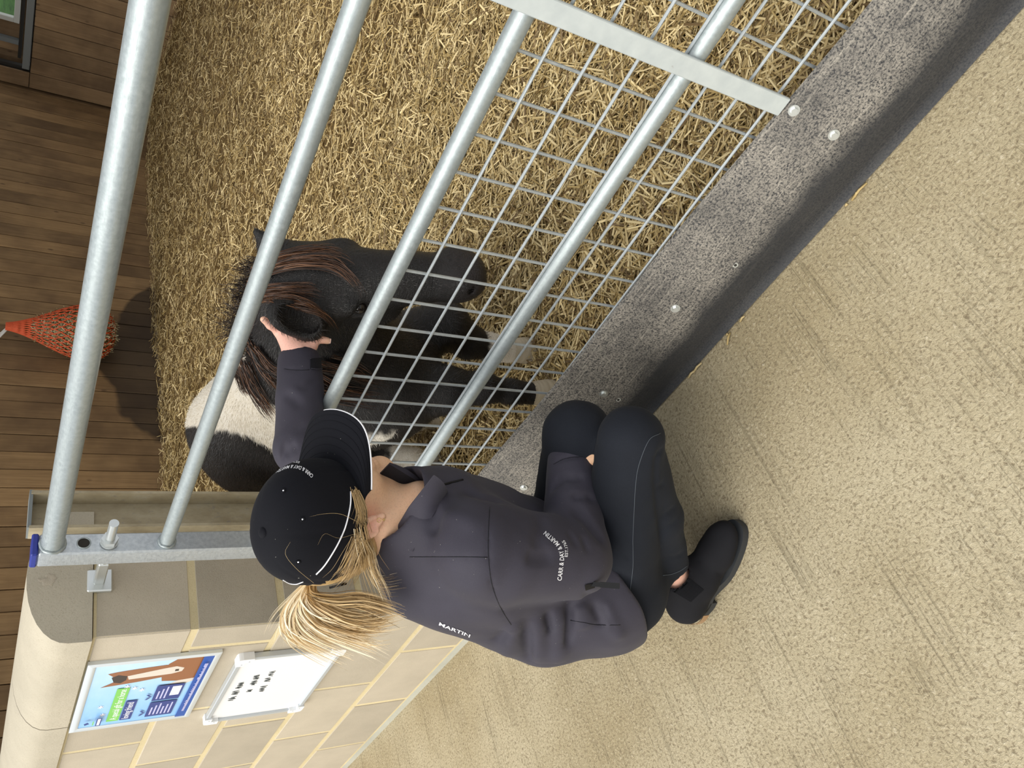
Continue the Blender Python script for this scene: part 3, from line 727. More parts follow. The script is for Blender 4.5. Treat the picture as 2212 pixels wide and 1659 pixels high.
blk_ = t.mix(t.attr('muzzle'), blk_, (.028, .022, .0215, 1)); t.color(t.mix(w, blk_, wht)); t.set(Roughness=.44); t.b.inputs['Specular IOR Level'].default_value = .42
t.bump(t.math('ADD', n1, t.math('MULTIPLY', n3, .7)), .6, .005); M['pony_coat'] = t.m
pony = fast_mesh('pony', PV, PQ, M['pony_coat'], None, True, {'white': white, 'muzzle': sm(.10, .045, np.linalg.norm(PV - hd(.455, 0, -.06), axis=1)) * .9})
tag(pony, 'small black and white pony with its head lowered behind the gate', 'pony')
# hooves
t = NT('hoof'); v = t.coord((1, 1, 8)); n = t.noise(v, 12, 3); t.color(t.ramp(n, [(.3, (.34, .28, .19, 1)), (.7, (.52, .45, .33, 1))])); t.set(Roughness=.55); M['hoof'] = t.m
for pts in (rf, lf, rh, lh):
    c = pts[-1]; zb = float(bed_z(c[0], c[1])); f_ = unit([.95, -.2, 0]); rows = []
    for z, r, sh in ((c[2] + .012, .031, 0.0), (c[2] - .012, .036, .006), (max(zb, .01) + .0, .046, .016)):
        rows.append([(c[0] + f_[0] * sh + r * math.cos(a), c[1] + f_[1] * sh + r * math.sin(a), z) for a in np.linspace(0, 2 * math.pi, 25)])
    b = MB().grid(rows); b.add(rows[2][:-1], [tuple(range(24))]); b.build('hoof', M['hoof'], pony, True)
# eyes
plain('pony_eye', (.012, .008, .006, 1), .08)
for s in (-1, 1):
    c = hd(.186, s * .068, -.053); rows = []
    for th in np.linspace(0, math.pi, 13): rows.append([c + .0185 * k_ * (math.sin(th) * (math.cos(a) * HA + math.sin(a) * HN) + math.cos(th) * HL) for a in np.linspace(0, 2 * math.pi, 25)])
    MB().grid(rows).build('eye', M['pony_eye'], pony, True)
# hair
t = NT('mane_hair'); r = t.attr('rnd'); t.color(t.ramp(r, [(0.0, (.010, .008, .007, 1)), (.45, (.028, .016, .011, 1)), (.75, (.105, .044, .020, 1)), (1.0, (.21, .095, .042, 1))])); t.set(Roughness=.5); M['mane_hair'] = t.m
g = np.random.default_rng(11)
def on(x, y, off=.006):
    h_ = hit(ptree, x, y, off); return None if h_ is None else h_[0]
def hair(paths, n, spread, wr=(.0006, .0016), lift=.006, colr=(0, 1), tip=2.0, jit=.005, ground=True):
    """strands following picture paths laid on the coat"""
    cs = []; ws = []; rn = []
    for _ in range(n):
        p = np.array(paths[g.integers(len(paths))], float); o = g.normal(0, 1, 2); k = np.linspace(.55, tip, len(p))[:, None]; q = p + o * spread * k
        ln = g.uniform(.7, 1.0); pts = []
        last = None
        for (x, y) in q:
            s_ = on(x, y, lift + g.uniform(0, .008)) if ground else None
            if s_ is None:
                if last is None: continue
                D = np.linalg.norm(last - CAM); s_ = atD(x, y, D + .004)
            elif last is not None and np.linalg.norm(s_ - last) > .12:
                D = np.linalg.norm(last - CAM); s_ = atD(x, y, D)
            last = s_; pts.append(s_ + g.normal(0, jit, 3) * .4)
        if len(pts) < 2: continue
        c = bez(pts, 5); c = c[:max(4, int(len(c) * ln))]; cs.append(c); ws.append(g.uniform(*wr)); rn.append(g.uniform(*colr))
    return cs, ws, rn
allc = [[], [], []]
def add(r):
    for a, b_ in zip(allc, r): a.extend(b_)
# forelock: separate locks sweeping down the face, left and right of the forehead
def locks(lst, n, spread, **kw):
    for L_ in lst:
        for _ in range(3):
            j = g.normal(0, spread, 2); add(hair([[(x + j[0], y + j[1]) for x, y in L_]], max(4, n // 3), spread * .32, **kw))
locks([[(545, 612), (590, 585), (650, 570), (720, 575), (765, 605), (785, 640)], [(548, 600), (600, 572), (670, 556), (735, 562), (770, 585)], [(560, 585), (610, 558), (670, 546), (720, 543), (748, 552)]], 66, 7, colr=(.25, 1), wr=(.0004, .0011))
locks([[(540, 640), (575, 628), (620, 622), (670, 620), (700, 630)], [(545, 648), (590, 634), (640, 634), (690, 648)]], 66, 5, colr=(.35, 1), wr=(.0004, .0011))
locks([[(540, 655), (585, 650), (640, 655), (685, 676), (720, 708)], [(542, 660), (590, 648), (650, 658), (700, 686), (735, 722)]], 75, 5, colr=(.35, 1), wr=(.0004, .0011))
# mane falling on the near side of the neck
locks([[(530, 735), (545, 790), (565, 840), (590, 880), (612, 910)], [(545, 740), (570, 790), (600, 830), (625, 860)], [(560, 755), (590, 795), (625, 815)], [(520, 745), (528, 790), (545, 830), (560, 850)]], 120, 9, colr=(.1, .95), tip=1.5, jit=.008, wr=(.0005, .0013))
locks([[(700, 790), (740, 800), (790, 815), (840, 830)], [(690, 830), (740, 845), (800, 850)], [(680, 800), (730, 830), (790, 845), (835, 850)], [(700, 770), (750, 790), (800, 830)]], 75, 10, colr=(.05, .85), wr=(.0005, .0012))
# crest standing up behind the poll
cs = []; ws = []; rn = []
for _ in range(900):
    u = g.random(); x = np.interp(u, [0, .35, .7, 1], [548, 528, 522, 540]) + g.normal(0, 9); y = np.interp(u, [0, 1], [560, 770]) + g.normal(0, 6)
    h_ = hit(ptree, x, y, .0)
    base = h_[0] if h_ is not None else atY(x, y, 1.38)
    L = g.uniform(.030, .070) * np.interp(u, [0, .45, .7, 1], [.55, .75, 1.15, .6]); d = unit(np.array([-.25, .1, 1.0]) + g.normal(0, .32, 3)); sd_ = g.normal(0, .22, 3)
    cs.append(np.array([base - d * .01 + d * L * tt + sd_ * 1.8 * L * tt * tt for tt in np.linspace(0, 1, 7)])); ws.append(g.uniform(.0003, .0009)); rn.append(g.uniform(0, .55))
allc[0] += cs; allc[1] += ws; allc[2] += rn
o = ribbons('mane', allc[0], np.array(allc[1]), M['mane_hair'], pony, allc[2], 4); o['kind'] = 'stuff'; o['label'] = 'dark brown mane and forelock'
# short coat hair lying along the body
t = NT('coat_hair'); w = t.attr('white'); r = t.attr('rnd')
t.color(t.mix(w, t.ramp(r, [(0.0, (.004, .0038, .004, 1)), (.7, (.014, .011, .010, 1)), (1.0, (.045, .036, .032, 1))]), t.ramp(r, [(0.0, (.50, .43, .32, 1)), (.5, (.74, .68, .56, 1)), (1.0, (.86, .82, .74, 1))]))); t.set(Roughness=.45); M['coat_hair'] = t.m
view = CAM - PV; view /= np.linalg.norm(view, axis=1)[:, None]; can = np.where(((PNorm * view).sum(1) > -.15) & (PV[:, 2] > .12))[0]
pick = g.choice(can, 34000); p_ = PV[pick] + g.normal(0, .003, (34000, 3)); n_ = PNorm[pick]
onh = ((p_ - poll) @ HA > .03) & (np.linalg.norm(p_ - poll - np.outer(np.clip((p_ - poll) @ HA, 0, .5), HA), axis=1) < .13)
fl = np.where(onh[:, None], HA, np.array([-.75, .30, -.55])) + g.normal(0, .16, (34000, 3)); fl -= n_ * (fl * n_).sum(1)[:, None]; fl /= np.linalg.norm(fl, axis=1)[:, None] + 1e-9
sd_ = np.cross(n_, fl); L_ = np.where(onh, g.uniform(.005, .010, 34000), g.uniform(.009, .020, 34000)); wd = g.uniform(.0003, .0006, 34000)
p_ = PV[pick] + (p_ - PV[pick]) - n_ * ((p_ - PV[pick]) * n_).sum(1)[:, None]
a0 = p_ - n_ * .0005; a1 = p_ + fl * (L_ * .5)[:, None] + n_ * (L_ * .16)[:, None]; a2 = p_ + fl * L_[:, None] + n_ * (L_ * .20)[:, None]
Vf = np.stack([a0 - sd_ * wd[:, None], a0 + sd_ * wd[:, None], a1 - sd_ * wd[:, None] * .8, a1 + sd_ * wd[:, None] * .8, a2 - sd_ * wd[:, None] * .2, a2 + sd_ * wd[:, None] * .2], 1).reshape(-1, 3)
Ff = (np.array([[0, 1, 3, 2], [2, 3, 5, 4]])[None] + (np.arange(34000) * 6)[:, None, None]).reshape(-1, 4)
o = fast_mesh('coat_hair', Vf, Ff, M['coat_hair'], pony, True, {'white': np.repeat(white[pick], 6), 'rnd': np.repeat(g.random(34000), 6)}); o['kind'] = 'stuff'

# ------------------------------------------------------------------ person crouching at the gate
HC = np.array([-1.134, .692, .892]); HF = np.array([.6619, .7480, .0491]); HRt = np.array([.6900, -.5823, -.4300]); HU = np.array([.2931, -.3185, .9015])
def hp_(f, r, u): return HC + HF * f + HRt * r + HU * u
HB = np.stack([HF, HRt, HU])
FW = unit([.88, .475, 0]); LW = np.array([-FW[1], FW[0], 0])
hipR = np.array([-1.180, .548, .27]); hipL = np.array([-1.275, .722, .27]); pel = (hipR + hipL) / 2 + np.array([-.02, -.01, .02])
kneR = atZ(1362, 950, .385); kneL = atZ(1246, 940, .40); ankR = atZ(1460, 1262, .105); ankL = ankR + np.array([-.135, .20, 0])
neck = np.array([-1.125, .705, .725]); shR = atZ(1045, 1190, .655); shL = np.array([-1.255, .795, .755])
elbR = atZ(1238, 1205, .46); wriR = atZ(1235, 1000, .415)
elbL = atY(652, 968, .955); wriL = atY(646, 782, 1.160)
chest = (shR + shL) / 2 + np.array([.02, 0, -.11]) - FW * .062; TU = unit(neck - pel)
TB = np.stack([unit(np.cross(LW, TU)), LW, TU]); TFw = TB[0]
def face_prims():
    p = [ell(hp_(-.008, 0, .024), (.088, .070, .086), HB, .03), ell(hp_(.022, 0, -.062), (.070, .060, .085), HB, .03), cone(hp_(-.03, 0, -.08), neck + np.array([0, 0, -.02]), .050, .058, .03)]
    for s in (-1, 1):
        p += [cone(hp_(-.012, s * .050, -.088), hp_(.070, s * .012, -.138), .026, .020, .03), ell(hp_(.058, s * .036, -.062), (.032, .026, .030), HB, .03), ell(hp_(.095, s * .031, -.026), (.014, .018, .010), HB, .012, True)]
    p += [ell(hp_(.083, 0, -.142), (.020, .022, .017), HB, .025), cone(hp_(.094, 0, -.022), hp_(.113, 0, -.062), .008, .011, .015), ell(hp_(.102, 0, -.068), (.012, .016, .008), HB, .012),
          ell(hp_(.092, 0, -.100), (.014, .024, .007), HB, .010), ell(hp_(.092, 0, -.113), (.014, .020, .007), HB, .010), ell(hp_(.105, 0, -.1065), (.010, .022, .0022), HB, .004, True), ell(hp_(.074, 0, -.002), (.018, .045, .010), HB, .015)]
    return p
ec_ = hp_(.002, .071, -.040)
EB = np.stack([unit(HF * .92 + HU * .38), unit(HRt * .75 + unit(CAM - ec_) * .45 + HF * .1), unit(HU - HF * .38)]); EB[1] = unit(EB[1] - EB[0] * (EB[1] @ EB[0])); EB[2] = np.cross(EB[0], EB[1])
if EB[2] @ HU < 0: EB[2] = -EB[2]
def ear_prims(sgn=1):
    c = ec_; A = EB
    if sgn < 0:
        m = lambda v: v - 2 * HRt * (v @ HRt); c = HC + m(ec_ - HC); A = np.stack([m(v) for v in EB])
    P_ = lambda a, b, d: c + A[0] * a + A[1] * b + A[2] * d
    out = [ell(P_(-.004, .001, .002), (.017, .008, .027), A, .008)]
    rim = [P_(.0125 * math.cos(t_) * 1.15 - .004, .008, .024 * math.sin(t_) + .004) for t_ in np.linspace(-.5, 3.6, 12)]
    for i in range(len(rim) - 1): out.append(cone(rim[i], rim[i + 1], .0044, .0044, .004))
    out += [ell(P_(.002, .007, -.022), (.008, .005, .009), A, .006), ell(P_(.008, .008, -.004), (.004, .004, .007), A, .003), ell(P_(-.003, .012, .000), (.0095, .009, .014), A, .003, True)]
    return out
# hand behind the pony's ear
def dpt(x, y, Y): return atY(x, y, Y)
wl_ = wriL; hL = []
hL += [cone(elbL, wriL, .036, .029, .02), cone(wriL, dpt(640, 742, 1.190), .027, .027, .02, sq=(ray(640, 740), .62))]
kn = [dpt(658, 712, 1.222), dpt(640, 706, 1.226), dpt(620, 706, 1.226), dpt(603, 716, 1.222)]
for k_n in kn: hL += [cone(dpt(642, 758, 1.175), k_n, .019, .0125, .018)]
tips = [(dpt(636, 685, 1.235), dpt(618, 668, 1.240)), (dpt(618, 682, 1.235), dpt(598, 664, 1.240)), (dpt(598, 686, 1.228), dpt(582, 669, 1.230)), (dpt(584, 702, 1.220), dpt(569, 690, 1.218))]
for k_n, (m_, e_) in zip(kn, tips): hL += [cone(k_n, m_, .0105, .0092, .006), cone(m_, e_, .0092, .0070, .006)]
th = [dpt(655, 752, 1.178), dpt(671, 745, 1.182), dpt(677, 731, 1.188), dpt(708, 736, 1.186)]
hL += [cone(th[0], th[1], .019, .0145, .015), cone(th[1], th[2], .0135, .0115, .008), cone(th[2], th[3], .0110, .0075, .006)]
# right hand resting between the thighs
hR = [cone(elbR, wriR, .036, .028, .02)]; w2 = atZ(1268, 958, .40); hR += [cone(wriR, w2, .027, .030, .02)]
fd_ = unit(w2 - wriR); dn_ = np.array([.1, .1, -1.0]); sd2 = unit(np.cross(fd_, dn_)); dn_ = unit(np.cross(sd2, fd_))
for i, o_ in enumerate((-.026, -.009, .009, .026)):
    b0 = w2 + fd_ * .012 + sd2 * o_; hR += [cone(w2 + sd2 * o_ * .7, b0, .016, .011, .010), cone(b0, b0 + fd_ * .014 + dn_ * .030, .0098, .0085, .005), cone(b0 + fd_ * .014 + dn_ * .030, b0 + fd_ * .006 + dn_ * .058, .0085, .0068, .005)]
hR += [cone(wriR + sd2 * -.015, w2 + sd2 * -.042 + fd_ * .0, .016, .012, .01), cone(w2 + sd2 * -.042, w2 + sd2 * -.046 + fd_ * .018 + dn_ * .024, .011, .008, .006)]
arms = [cone(shR, elbR, .045, .038, .03), cone(shL, elbL, .045, .038, .03)]
trunk = [cone(pel, chest, .105, .115, .05, sq=(TFw, .75)), cone(shR + np.array([0, 0, -.02]), shL + np.array([0, 0, -.02]), .055, .055, .05), cone(hipR, hipL, .095, .095, .05)]
legs = [cone(hipR, kneR, .060, .040, .03), cone(kneR, ankR, .036, .029, .03), cone(hipL, kneL, .060, .040, .03), cone(kneL, ankL, .036, .029, .03),
        cone(ankR, ankR + np.array([.035, .015, -.055]), .028, .018, .03), cone(ankL, ankL + np.array([.035, .015, -.055]), .028, .018, .03)]
t = NT('skin'); v = t.coord(); n = t.noise(v, 40, 4); n2 = t.noise(v, 300, 3); hm = t.attr('pink')
c = t.mix(t.ramp(n, [(.3, 0.0), (.7, 1.0)]), (.86, .52, .32, 1), (.90, .58, .37, 1)); c = t.mix(hm, c, (.88, .50, .40, 1)); c = t.mix(t.ramp(n2, [(.3, .25), (.5, 0.0)]), c, (.50, .26, .17, 1))
t.color(c); t.set(Roughness=.5); t.b.inputs['Subsurface Weight'].default_value = .12; t.b.inputs['Subsurface Radius'].default_value = (.012, .005, .003); t.bump(n2, .12, .001); M['skin'] = t.m
web = [crease([dpt(654, 741, 1.165), dpt(662, 750, 1.165)], .004, .003)]
bsdf = Sdf(trunk + arms + legs + face_prims() + ear_prims(1) + ear_prims(-1) + hL + hR, web)
BV, BQ = bsdf.mesh(.0036)
pk = np.exp(-(np.linalg.norm(BV - ec_, axis=1) / .028) ** 2) * .9
pk = np.maximum(pk, sm(.11, .05, np.linalg.norm(BV - dpt(635, 735, 1.17), axis=1))); pk = np.maximum(pk, .75 * sm(.12, .06, np.linalg.norm(BV - ankR, axis=1)))
person = fast_mesh('person', BV, BQ, M['skin'], None, True, {'pink': pk})
tag(person, 'person in black jacket, jeans and cap crouching with one hand at the pony\'s ear', 'person')
btree = bvh(BV, BQ)
plain('eye_white', (.75, .72, .68, 1), .2); plain('nail', (.78, .52, .44, 1), .3)
for s in (-1, 1):
    c = hp_(.086, s * .031, -.026); rows = [[c + .0105 * (math.sin(th_) * (math.cos(a) * HRt + math.sin(a) * HU) + math.cos(th_) * HF) for a in np.linspace(0, 2 * math.pi, 17)] for th_ in np.linspace(0, math.pi, 9)]
    MB().grid(rows).build('eye', M['eye_white'], person, True)
for a, b_ in ((th[2], th[3]), (tips[3][0], tips[3][1])):
    d = unit(b_ - a); n_ = -ray(*proj(b_)[0]); n_ = unit(n_ - d * (n_ @ d)); s_ = np.cross(d, n_); c = b_ - d * .002 + n_ * .006
    rows = [[c + d * (u_ * .008) + s_ * (v_ * .0055) + n_ * (-.002 * v_ * v_) for v_ in np.linspace(-1, 1, 7)] for u_ in np.linspace(-.6, .95, 5)]
    MB().grid(rows).build('nail', M['nail'], person, True)

# ---- clothes
def cloth(name, base, weave=900, rough=.8, sheen=.2, spots=0.0):
    t = NT(name); v = t.coord(); n = t.noise(v, weave, 2, .6); n2 = t.noise(v, 8, 3); c = t.mix(t.ramp(n2, [(.3, 0.0), (.7, 1.0)]), base, tuple(x * 1.25 for x in base[:3]) + (1,))
    c = t.mix(t.ramp(n, [(.35, .35), (.6, 0.0)]), c, tuple(x * .6 for x in base[:3]) + (1,))
    if spots: c = t.mix(t.ramp(t.noise(v, 260, 1), [(.80, 0.0), (.815, spots)]), c, (.6, .58, .5, 1))
    t.color(c); t.set(Roughness=rough); t.b.inputs['Sheen Weight'].default_value = sheen; t.b.inputs['Specular IOR Level'].default_value = .16; t.bump(n, .12, .001); M[name] = t.m; return t.m
cloth('jacket_cloth', (.042, .039, .053, 1), 1200, .64, .05, .5); cloth('jacket_lining', (.012, .012, .016, 1), 900, .7, .05)
cloth('jeans_cloth', (.0125, .0145, .0200, 1), 1000, .85, .02); cloth('cap_cloth', (.0052, .0055, .0085, 1), 900, .8, .02, .6)
plain('white_thread', (.82, .82, .86, 1), .6); plain('black_plastic', (.004, .004, .005, 1), .6, 0, .3); plain('suede', (.011, .011, .0135, 1), .85, 0, .2)
plain('boot_rubber', (.030, .033, .037, 1), .6); plain('rose_gold', (.72, .50, .34, 1), .25, .9); plain('thread_blue', (.055, .065, .08, 1), .8); plain('gold', (.72, .55, .25, 1), .3, .9)

# jeans
JP = [cone(hipR, kneR, .084, .063, .03), cone(hipL, kneL, .090, .064, .03), cone(kneR, (kneR + ankR) / 2, .058, .054, .007), cone((kneR + ankR) / 2, ankR + unit(kneR - ankR) * .080, .054, .042, .02),
      cone(kneL, (kneL + ankL) / 2, .062, .060, .03), cone((kneL + ankL) / 2, ankL + unit(kneL - ankL) * .03, .058, .048, .03), cone(hipR + np.array([-.01, 0, .0]), hipL, .090, .108, .05), ell(hipR + np.array([-.015, .0, -.03]), (.082, .072, .080), None, .05), ell(hipL + np.array([-.015, .0, -.045]), (.095, .085, .09), None, .05),
      cone(ankR + unit(kneR - ankR) * .062, ankR - unit(kneR - ankR) * .05, .035, .037, .005, True), cone(ankL + unit(kneL - ankL) * .012, ankL - unit(kneL - ankL) * .05, .041, .041, .004, True)]
js0 = Sdf(JP); v0, q0 = js0.mesh(.010); jt = bvh(v0, q0)
def mods_from(tree, lst):
    out = []
    for pts, w_, d_ in lst:
        q = [hit(tree, *p) for p in pts]; q = [z_[0] for z_ in q if z_ is not None]
        ok = [q[0]] if q else []
        for z_ in q[1:]:
            if np.linalg.norm(z_ - ok[-1]) < .12: ok.append(z_)
        if len(ok) > 1: out.append(crease(ok, w_, d_ * (1.5 if w_ >= .007 else 1)))
    return out
JC = [([(1426, 936), (1401, 952), (1379, 1008), (1372, 1060), (1370, 1099), (1367, 1160), (1367, 1225), (1360, 1280), (1340, 1330)], .0035, -.0012), ([(1426, 960), (1418, 990), (1416, 1020), (1417, 1053), (1420, 1100), (1426, 1144), (1430, 1200)], .007, .004),
      ([(1331, 1144), (1348, 1155), (1367, 1170)], .006, .003), ([(1330, 1184), (1348, 1196), (1366, 1210)], .006, .003), ([(1340, 1108), (1355, 1117), (1367, 1130)], .006, .0025), ([(1335, 1085), (1352, 1095), (1368, 1104)], .006, .002),
      ([(1419, 1056), (1436, 1042), (1453, 1024)], .005, .004), ([(1426, 1121), (1443, 1108), (1460, 1094)], .005, .004), ([(1428, 1148), (1446, 1136), (1464, 1121)], .005, .003), ([(1418, 985), (1432, 968), (1440, 950)], .005, .004), ([(1422, 1215), (1450, 1205), (1480, 1190)], .006, .003),
      ([(1330, 1230), (1350, 1245), (1368, 1262)], .007, .003), ([(1344, 1290), (1358, 1305), (1370, 1330)], .008, .003)]
js = Sdf(JP, mods_from(jt, JC), lambda P_, d: d + .0012 * vnoise(P_ * 38) + .0016 * vnoise(P_ * 15))
JV, JQ = js.mesh(.0048); jeans = fast_mesh('jeans', JV, JQ, M['jeans_cloth'], person, True); jeans['label'] = 'dark washed-black skinny jeans'
jtree = bvh(JV, JQ)
def surf_line(tree, pts, off=.001, n=6):
    q = bez(np.array(pts, float), n); out = []
    for p in q:
        h_ = hit(tree, *p, off)
        if h_ is not None and (not out or np.linalg.norm(h_[0] - out[-1]) < .06): out.append(h_[0])
    return out
def seam(name, tree, pts, r, mat, parent, off=.0006):
    L_ = surf_line(tree, pts, off)
    if len(L_) > 2: return MB().tube(L_, r, 6).build(name, M[mat], parent, True)
seam('seam', jtree, [(1426, 936), (1401, 952), (1379, 1008), (1372, 1060), (1370, 1099), (1367, 1160), (1367, 1225), (1360, 1280)], .0007, 'thread_blue', jeans)
seam('cuff_hem', jtree, [(1432, 1243), (1450, 1240), (1470, 1232), (1484, 1222)], .0009, 'thread_blue', jeans)

# jacket
SLV = lambda a, b, c, ra, rb, rc: [cone(a, b, ra, rb, .03), cone(b, c, rb, rc, .010)]
TP = [cone(pel + TFw * .005 - TU * .02, chest - TU * .02, .158, .160, .06, sq=(TFw, .80)), ell(chest + TFw * .012, (.112, .150, .135), TB, .06), cone(shR + LW * .03, shL - LW * .03, .078, .058, .06), cone(neck - TU * .04, neck + TU * .005, .100, .082, .05),
      cone(hipR + np.array([-.010, .005, .03]), hipL + np.array([-.015, .005, .03]), .124, .128, .06), ell(pel + np.array([-.010, .0, -.03]) - FW * .035, (.110, .155, .125), TB, .06), cone(atZ(920, 1235, .67), atZ(1170, 1335, .41), .088, .092, .06)]
hA, hB_, hC_ = atZ(1293, 1262, .31), atZ(1348, 1325, .255), atZ(1368, 1390, .21)
ln_ = unit(hC_ - hA); hn_ = -TU * .75 + FW * .45; hn_ = unit(hn_ - ln_ * (hn_ @ ln_))
cut = Prim(lambda P_: -((P_ - hB_) @ hn_), hB_, 5.0, .006, True)
ncut = cone(neck + TU * .00, neck + TU * .14 + TFw * .03, .066, .085, .01, True)
AP = SLV(shR, elbR, wriR, .074, .066, .048) + SLV(shL, elbL, wriL, .060, .052, .046)
AP += [cone(shR * .7 + elbR * .3, elbR, .072, .066, .03)]
AP += [cone(wriR, wriR + unit(wriR - elbR) * .08, .035, .037, .006, True), cone(wriL + unit(wriL - elbL) * .012, wriL + unit(wriL - elbL) * .10, .035, .040, .006, True)]
jk0 = Sdf(TP + [cut, ncut] + AP); v0, q0 = jk0.mesh(.010); kt = bvh(v0, q0)
KC = [([(1058, 1095), (1055, 1150), (1055, 1200), (1062, 1260), (1080, 1310), (1104, 1350)], .0035, .0030), ([(885, 1203), (925, 1203), (960, 1203), (1010, 1203), (1053, 1204)], .003, .0025),
      ([(1138, 1343), (1142, 1390), (1144, 1430)], .011, .007), ([(1178, 1319), (1184, 1345), (1191, 1366)], .009, .006), ([(1229, 1302), (1226, 1350), (1222, 1400), (1226, 1436)], .010, .009), ([(1262, 1275), (1285, 1315), (1306, 1356)], .008, .006), ([(1279, 1279), (1305, 1320), (1330, 1366)], .008, .006), ([(1232, 1340), (1262, 1345), (1290, 1350), (1340, 1350)], .004, .003),
      ([(1100, 1360), (1070, 1390), (1052, 1412)], .012, .006), ([(1160, 1330), (1163, 1380), (1166, 1430)], .016, -.009), ([(1205, 1310), (1206, 1370), (1204, 1430)], .018, -.010), ([(1252, 1300), (1262, 1360), (1275, 1425)], .018, -.009), ([(1296, 1300), (1318, 1345), (1345, 1385)], .014, -.007), ([(1110, 1340), (1105, 1380), (1095, 1415)], .016, -.008),
      ([(1143, 1195), (1152, 1202), (1175, 1203), (1196, 1199)], .011, .010), ([(1170, 1110), (1168, 1150), (1160, 1190)], .012, .007), ([(1227, 1146), (1236, 1165), (1246, 1181)], .006, .005), ([(1257, 1157), (1263, 1175), (1269, 1194)], .006, .005), ([(1237, 1092), (1265, 1122), (1288, 1150), (1306, 1173)], .010, .014), ([(1230, 1075), (1262, 1070), (1285, 1078)], .008, .007),
      ([(1193, 1003), (1220, 990), (1250, 986), (1275, 987)], .004, .005), ([(1216, 1031), (1240, 1034), (1261, 1029)], .007, .007), ([(1189, 1062), (1205, 1042), (1216, 1031)], .008, .007), ([(1200, 1070), (1240, 1062), (1280, 1075)], .009, -.004),
      ([(925, 1080), (940, 1120), (935, 1160)], .014, .006), ([(1000, 1060), (1040, 1075), (1090, 1085)], .012, .006), ([(960, 1110), (1000, 1120), (1040, 1140)], .014, -.004), ([(955, 1050), (985, 1042), (1010, 1036)], .004, .003),
      ([(612, 798), (640, 800), (690, 798)], .003, .0025), ([(612, 850), (635, 862), (650, 880)], .010, .004), ([(660, 915), (630, 935), (616, 955), (612, 1000)], .008, .008), ([(690, 820), (660, 835), (640, 832)], .008, .003), ([(640, 960), (625, 970), (615, 985)], .009, .005)]
jk = Sdf(TP + [cut, ncut] + AP, mods_from(kt, KC), lambda P_, d: d + .0042 * vnoise(P_ * 10 + 4) + .0016 * vnoise(P_ * 26))
KV, KQ = jk.mesh(.0046); jacket = fast_mesh('jacket', KV, KQ, M['jacket_cloth'], person, True); jacket['label'] = 'charcoal softshell jacket with white lettering'
ktree = bvh(KV, KQ)
# ---- patches, lettering and trims laid on cloth
def patch(name, tree, quad, nu, nv, off, mat, parent, smooth=True):
    q = np.array(quad, float); rows = []; last = None
    for u_ in np.linspace(0, 1, nu):
        row = []
        for v_ in np.linspace(0, 1, nv):
            p = (q[0] * (1 - u_) + q[1] * u_) * (1 - v_) + (q[3] * (1 - u_) + q[2] * u_) * v_; h_ = hit(tree, *p, off)
            if h_ is not None and (last is None or np.linalg.norm(h_[0] - last) < .05): last = h_[0]
            row.append(last if last is not None else atD(*p, 1.4))
        rows.append(row)
    return MB().grid(rows).build(name, M[mat], parent, smooth)
_gl = {}
def glyphs(txt):
    """outline mesh of a text in letter-height units: verts (x,y), faces, advance"""
    if txt in _gl: return _gl[txt]
    cu = bpy.data.curves.new('lettering', 'FONT'); cu.body = txt; cu.size = 1.0; cu.resolution_u = 3; cu.offset = .012
    ob = bpy.data.objects.new('lettering', cu); COL.objects.link(ob); bpy.context.view_layer.update()
    me = ob.evaluated_get(bpy.context.evaluated_depsgraph_get()).to_mesh()
    V = np.array([v.co[:2] for v in me.vertices]); Fc = [tuple(p.vertices) for p in me.polygons]
    ob.to_mesh_clear(); bpy.data.objects.remove(ob); bpy.data.curves.remove(cu); _gl[txt] = (V, Fc); return V, Fc
def text_on(name, tree, txt, path, height, up_sign, mat, parent, off=.0012, up=None):
    """letters along a picture path, laid on the surface behind it"""
    q = bez(np.array(path, float), 12); seg = np.linalg.norm(np.diff(q, axis=0), axis=1); s_ = np.concatenate([[0], np.cumsum(seg)])
    V, Fc = glyphs(txt); x0, x1 = V[:, 0].min(), V[:, 0].max(); sc = s_[-1] / (x1 - x0); out = []
    for x, y in V:
        a = (x - x0) * sc; p = np.array([np.interp(a, s_, q[:, 0]), np.interp(a, s_, q[:, 1])]); i = min(np.searchsorted(s_, a), len(q) - 1); i = max(i, 1)
        tg = unit(q[i] - q[i - 1]); nrm = np.array([tg[1], -tg[0]]) * up_sign if up is None else np.array(up)
        h_ = hit(tree, *(p + nrm * y * height / .72), off); out.append(None if h_ is None else h_[0])
    Fc = [f_ for f_ in Fc if all(out[i] is not None for i in f_) and max(np.linalg.norm(out[f_[0]] - out[i]) for i in f_) < .02]
    use = sorted({i for f_ in Fc for i in f_}); mp_ = {i: k for k, i in enumerate(use)}
    return MB().add([out[i] for i in use], [tuple(mp_[i] for i in f_) for f_ in Fc]).build(name, M[mat], parent, False, fix=False)
text_on('lettering', ktree, 'CARR & DAY & MARTIN', [(1212, 1254), (1216, 1222), (1217, 1196), (1208, 1175), (1193, 1160), (1179, 1148)], 9.5, 1, 'white_thread', jacket)
text_on('lettering', ktree, 'EST.1765', [(1225, 1203), (1226, 1190), (1224, 1178), (1218, 1167)], 6.5, 1, 'white_thread', jacket)
for L_ in ([(1058, 1095), (1055, 1150), (1055, 1200), (1062, 1260), (1080, 1310), (1104, 1350)], [(885, 1203), (925, 1203), (960, 1203), (1010, 1203), (1053, 1204)], [(1232, 1340), (1262, 1345), (1290, 1350), (1340, 1350)], [(1196, 1003), (1220, 991), (1250, 987), (1275, 988)], [(613, 797), (640, 800), (668, 799)]):
    seam('seam', ktree, L_, .0008, 'jacket_lining', jacket, .0)
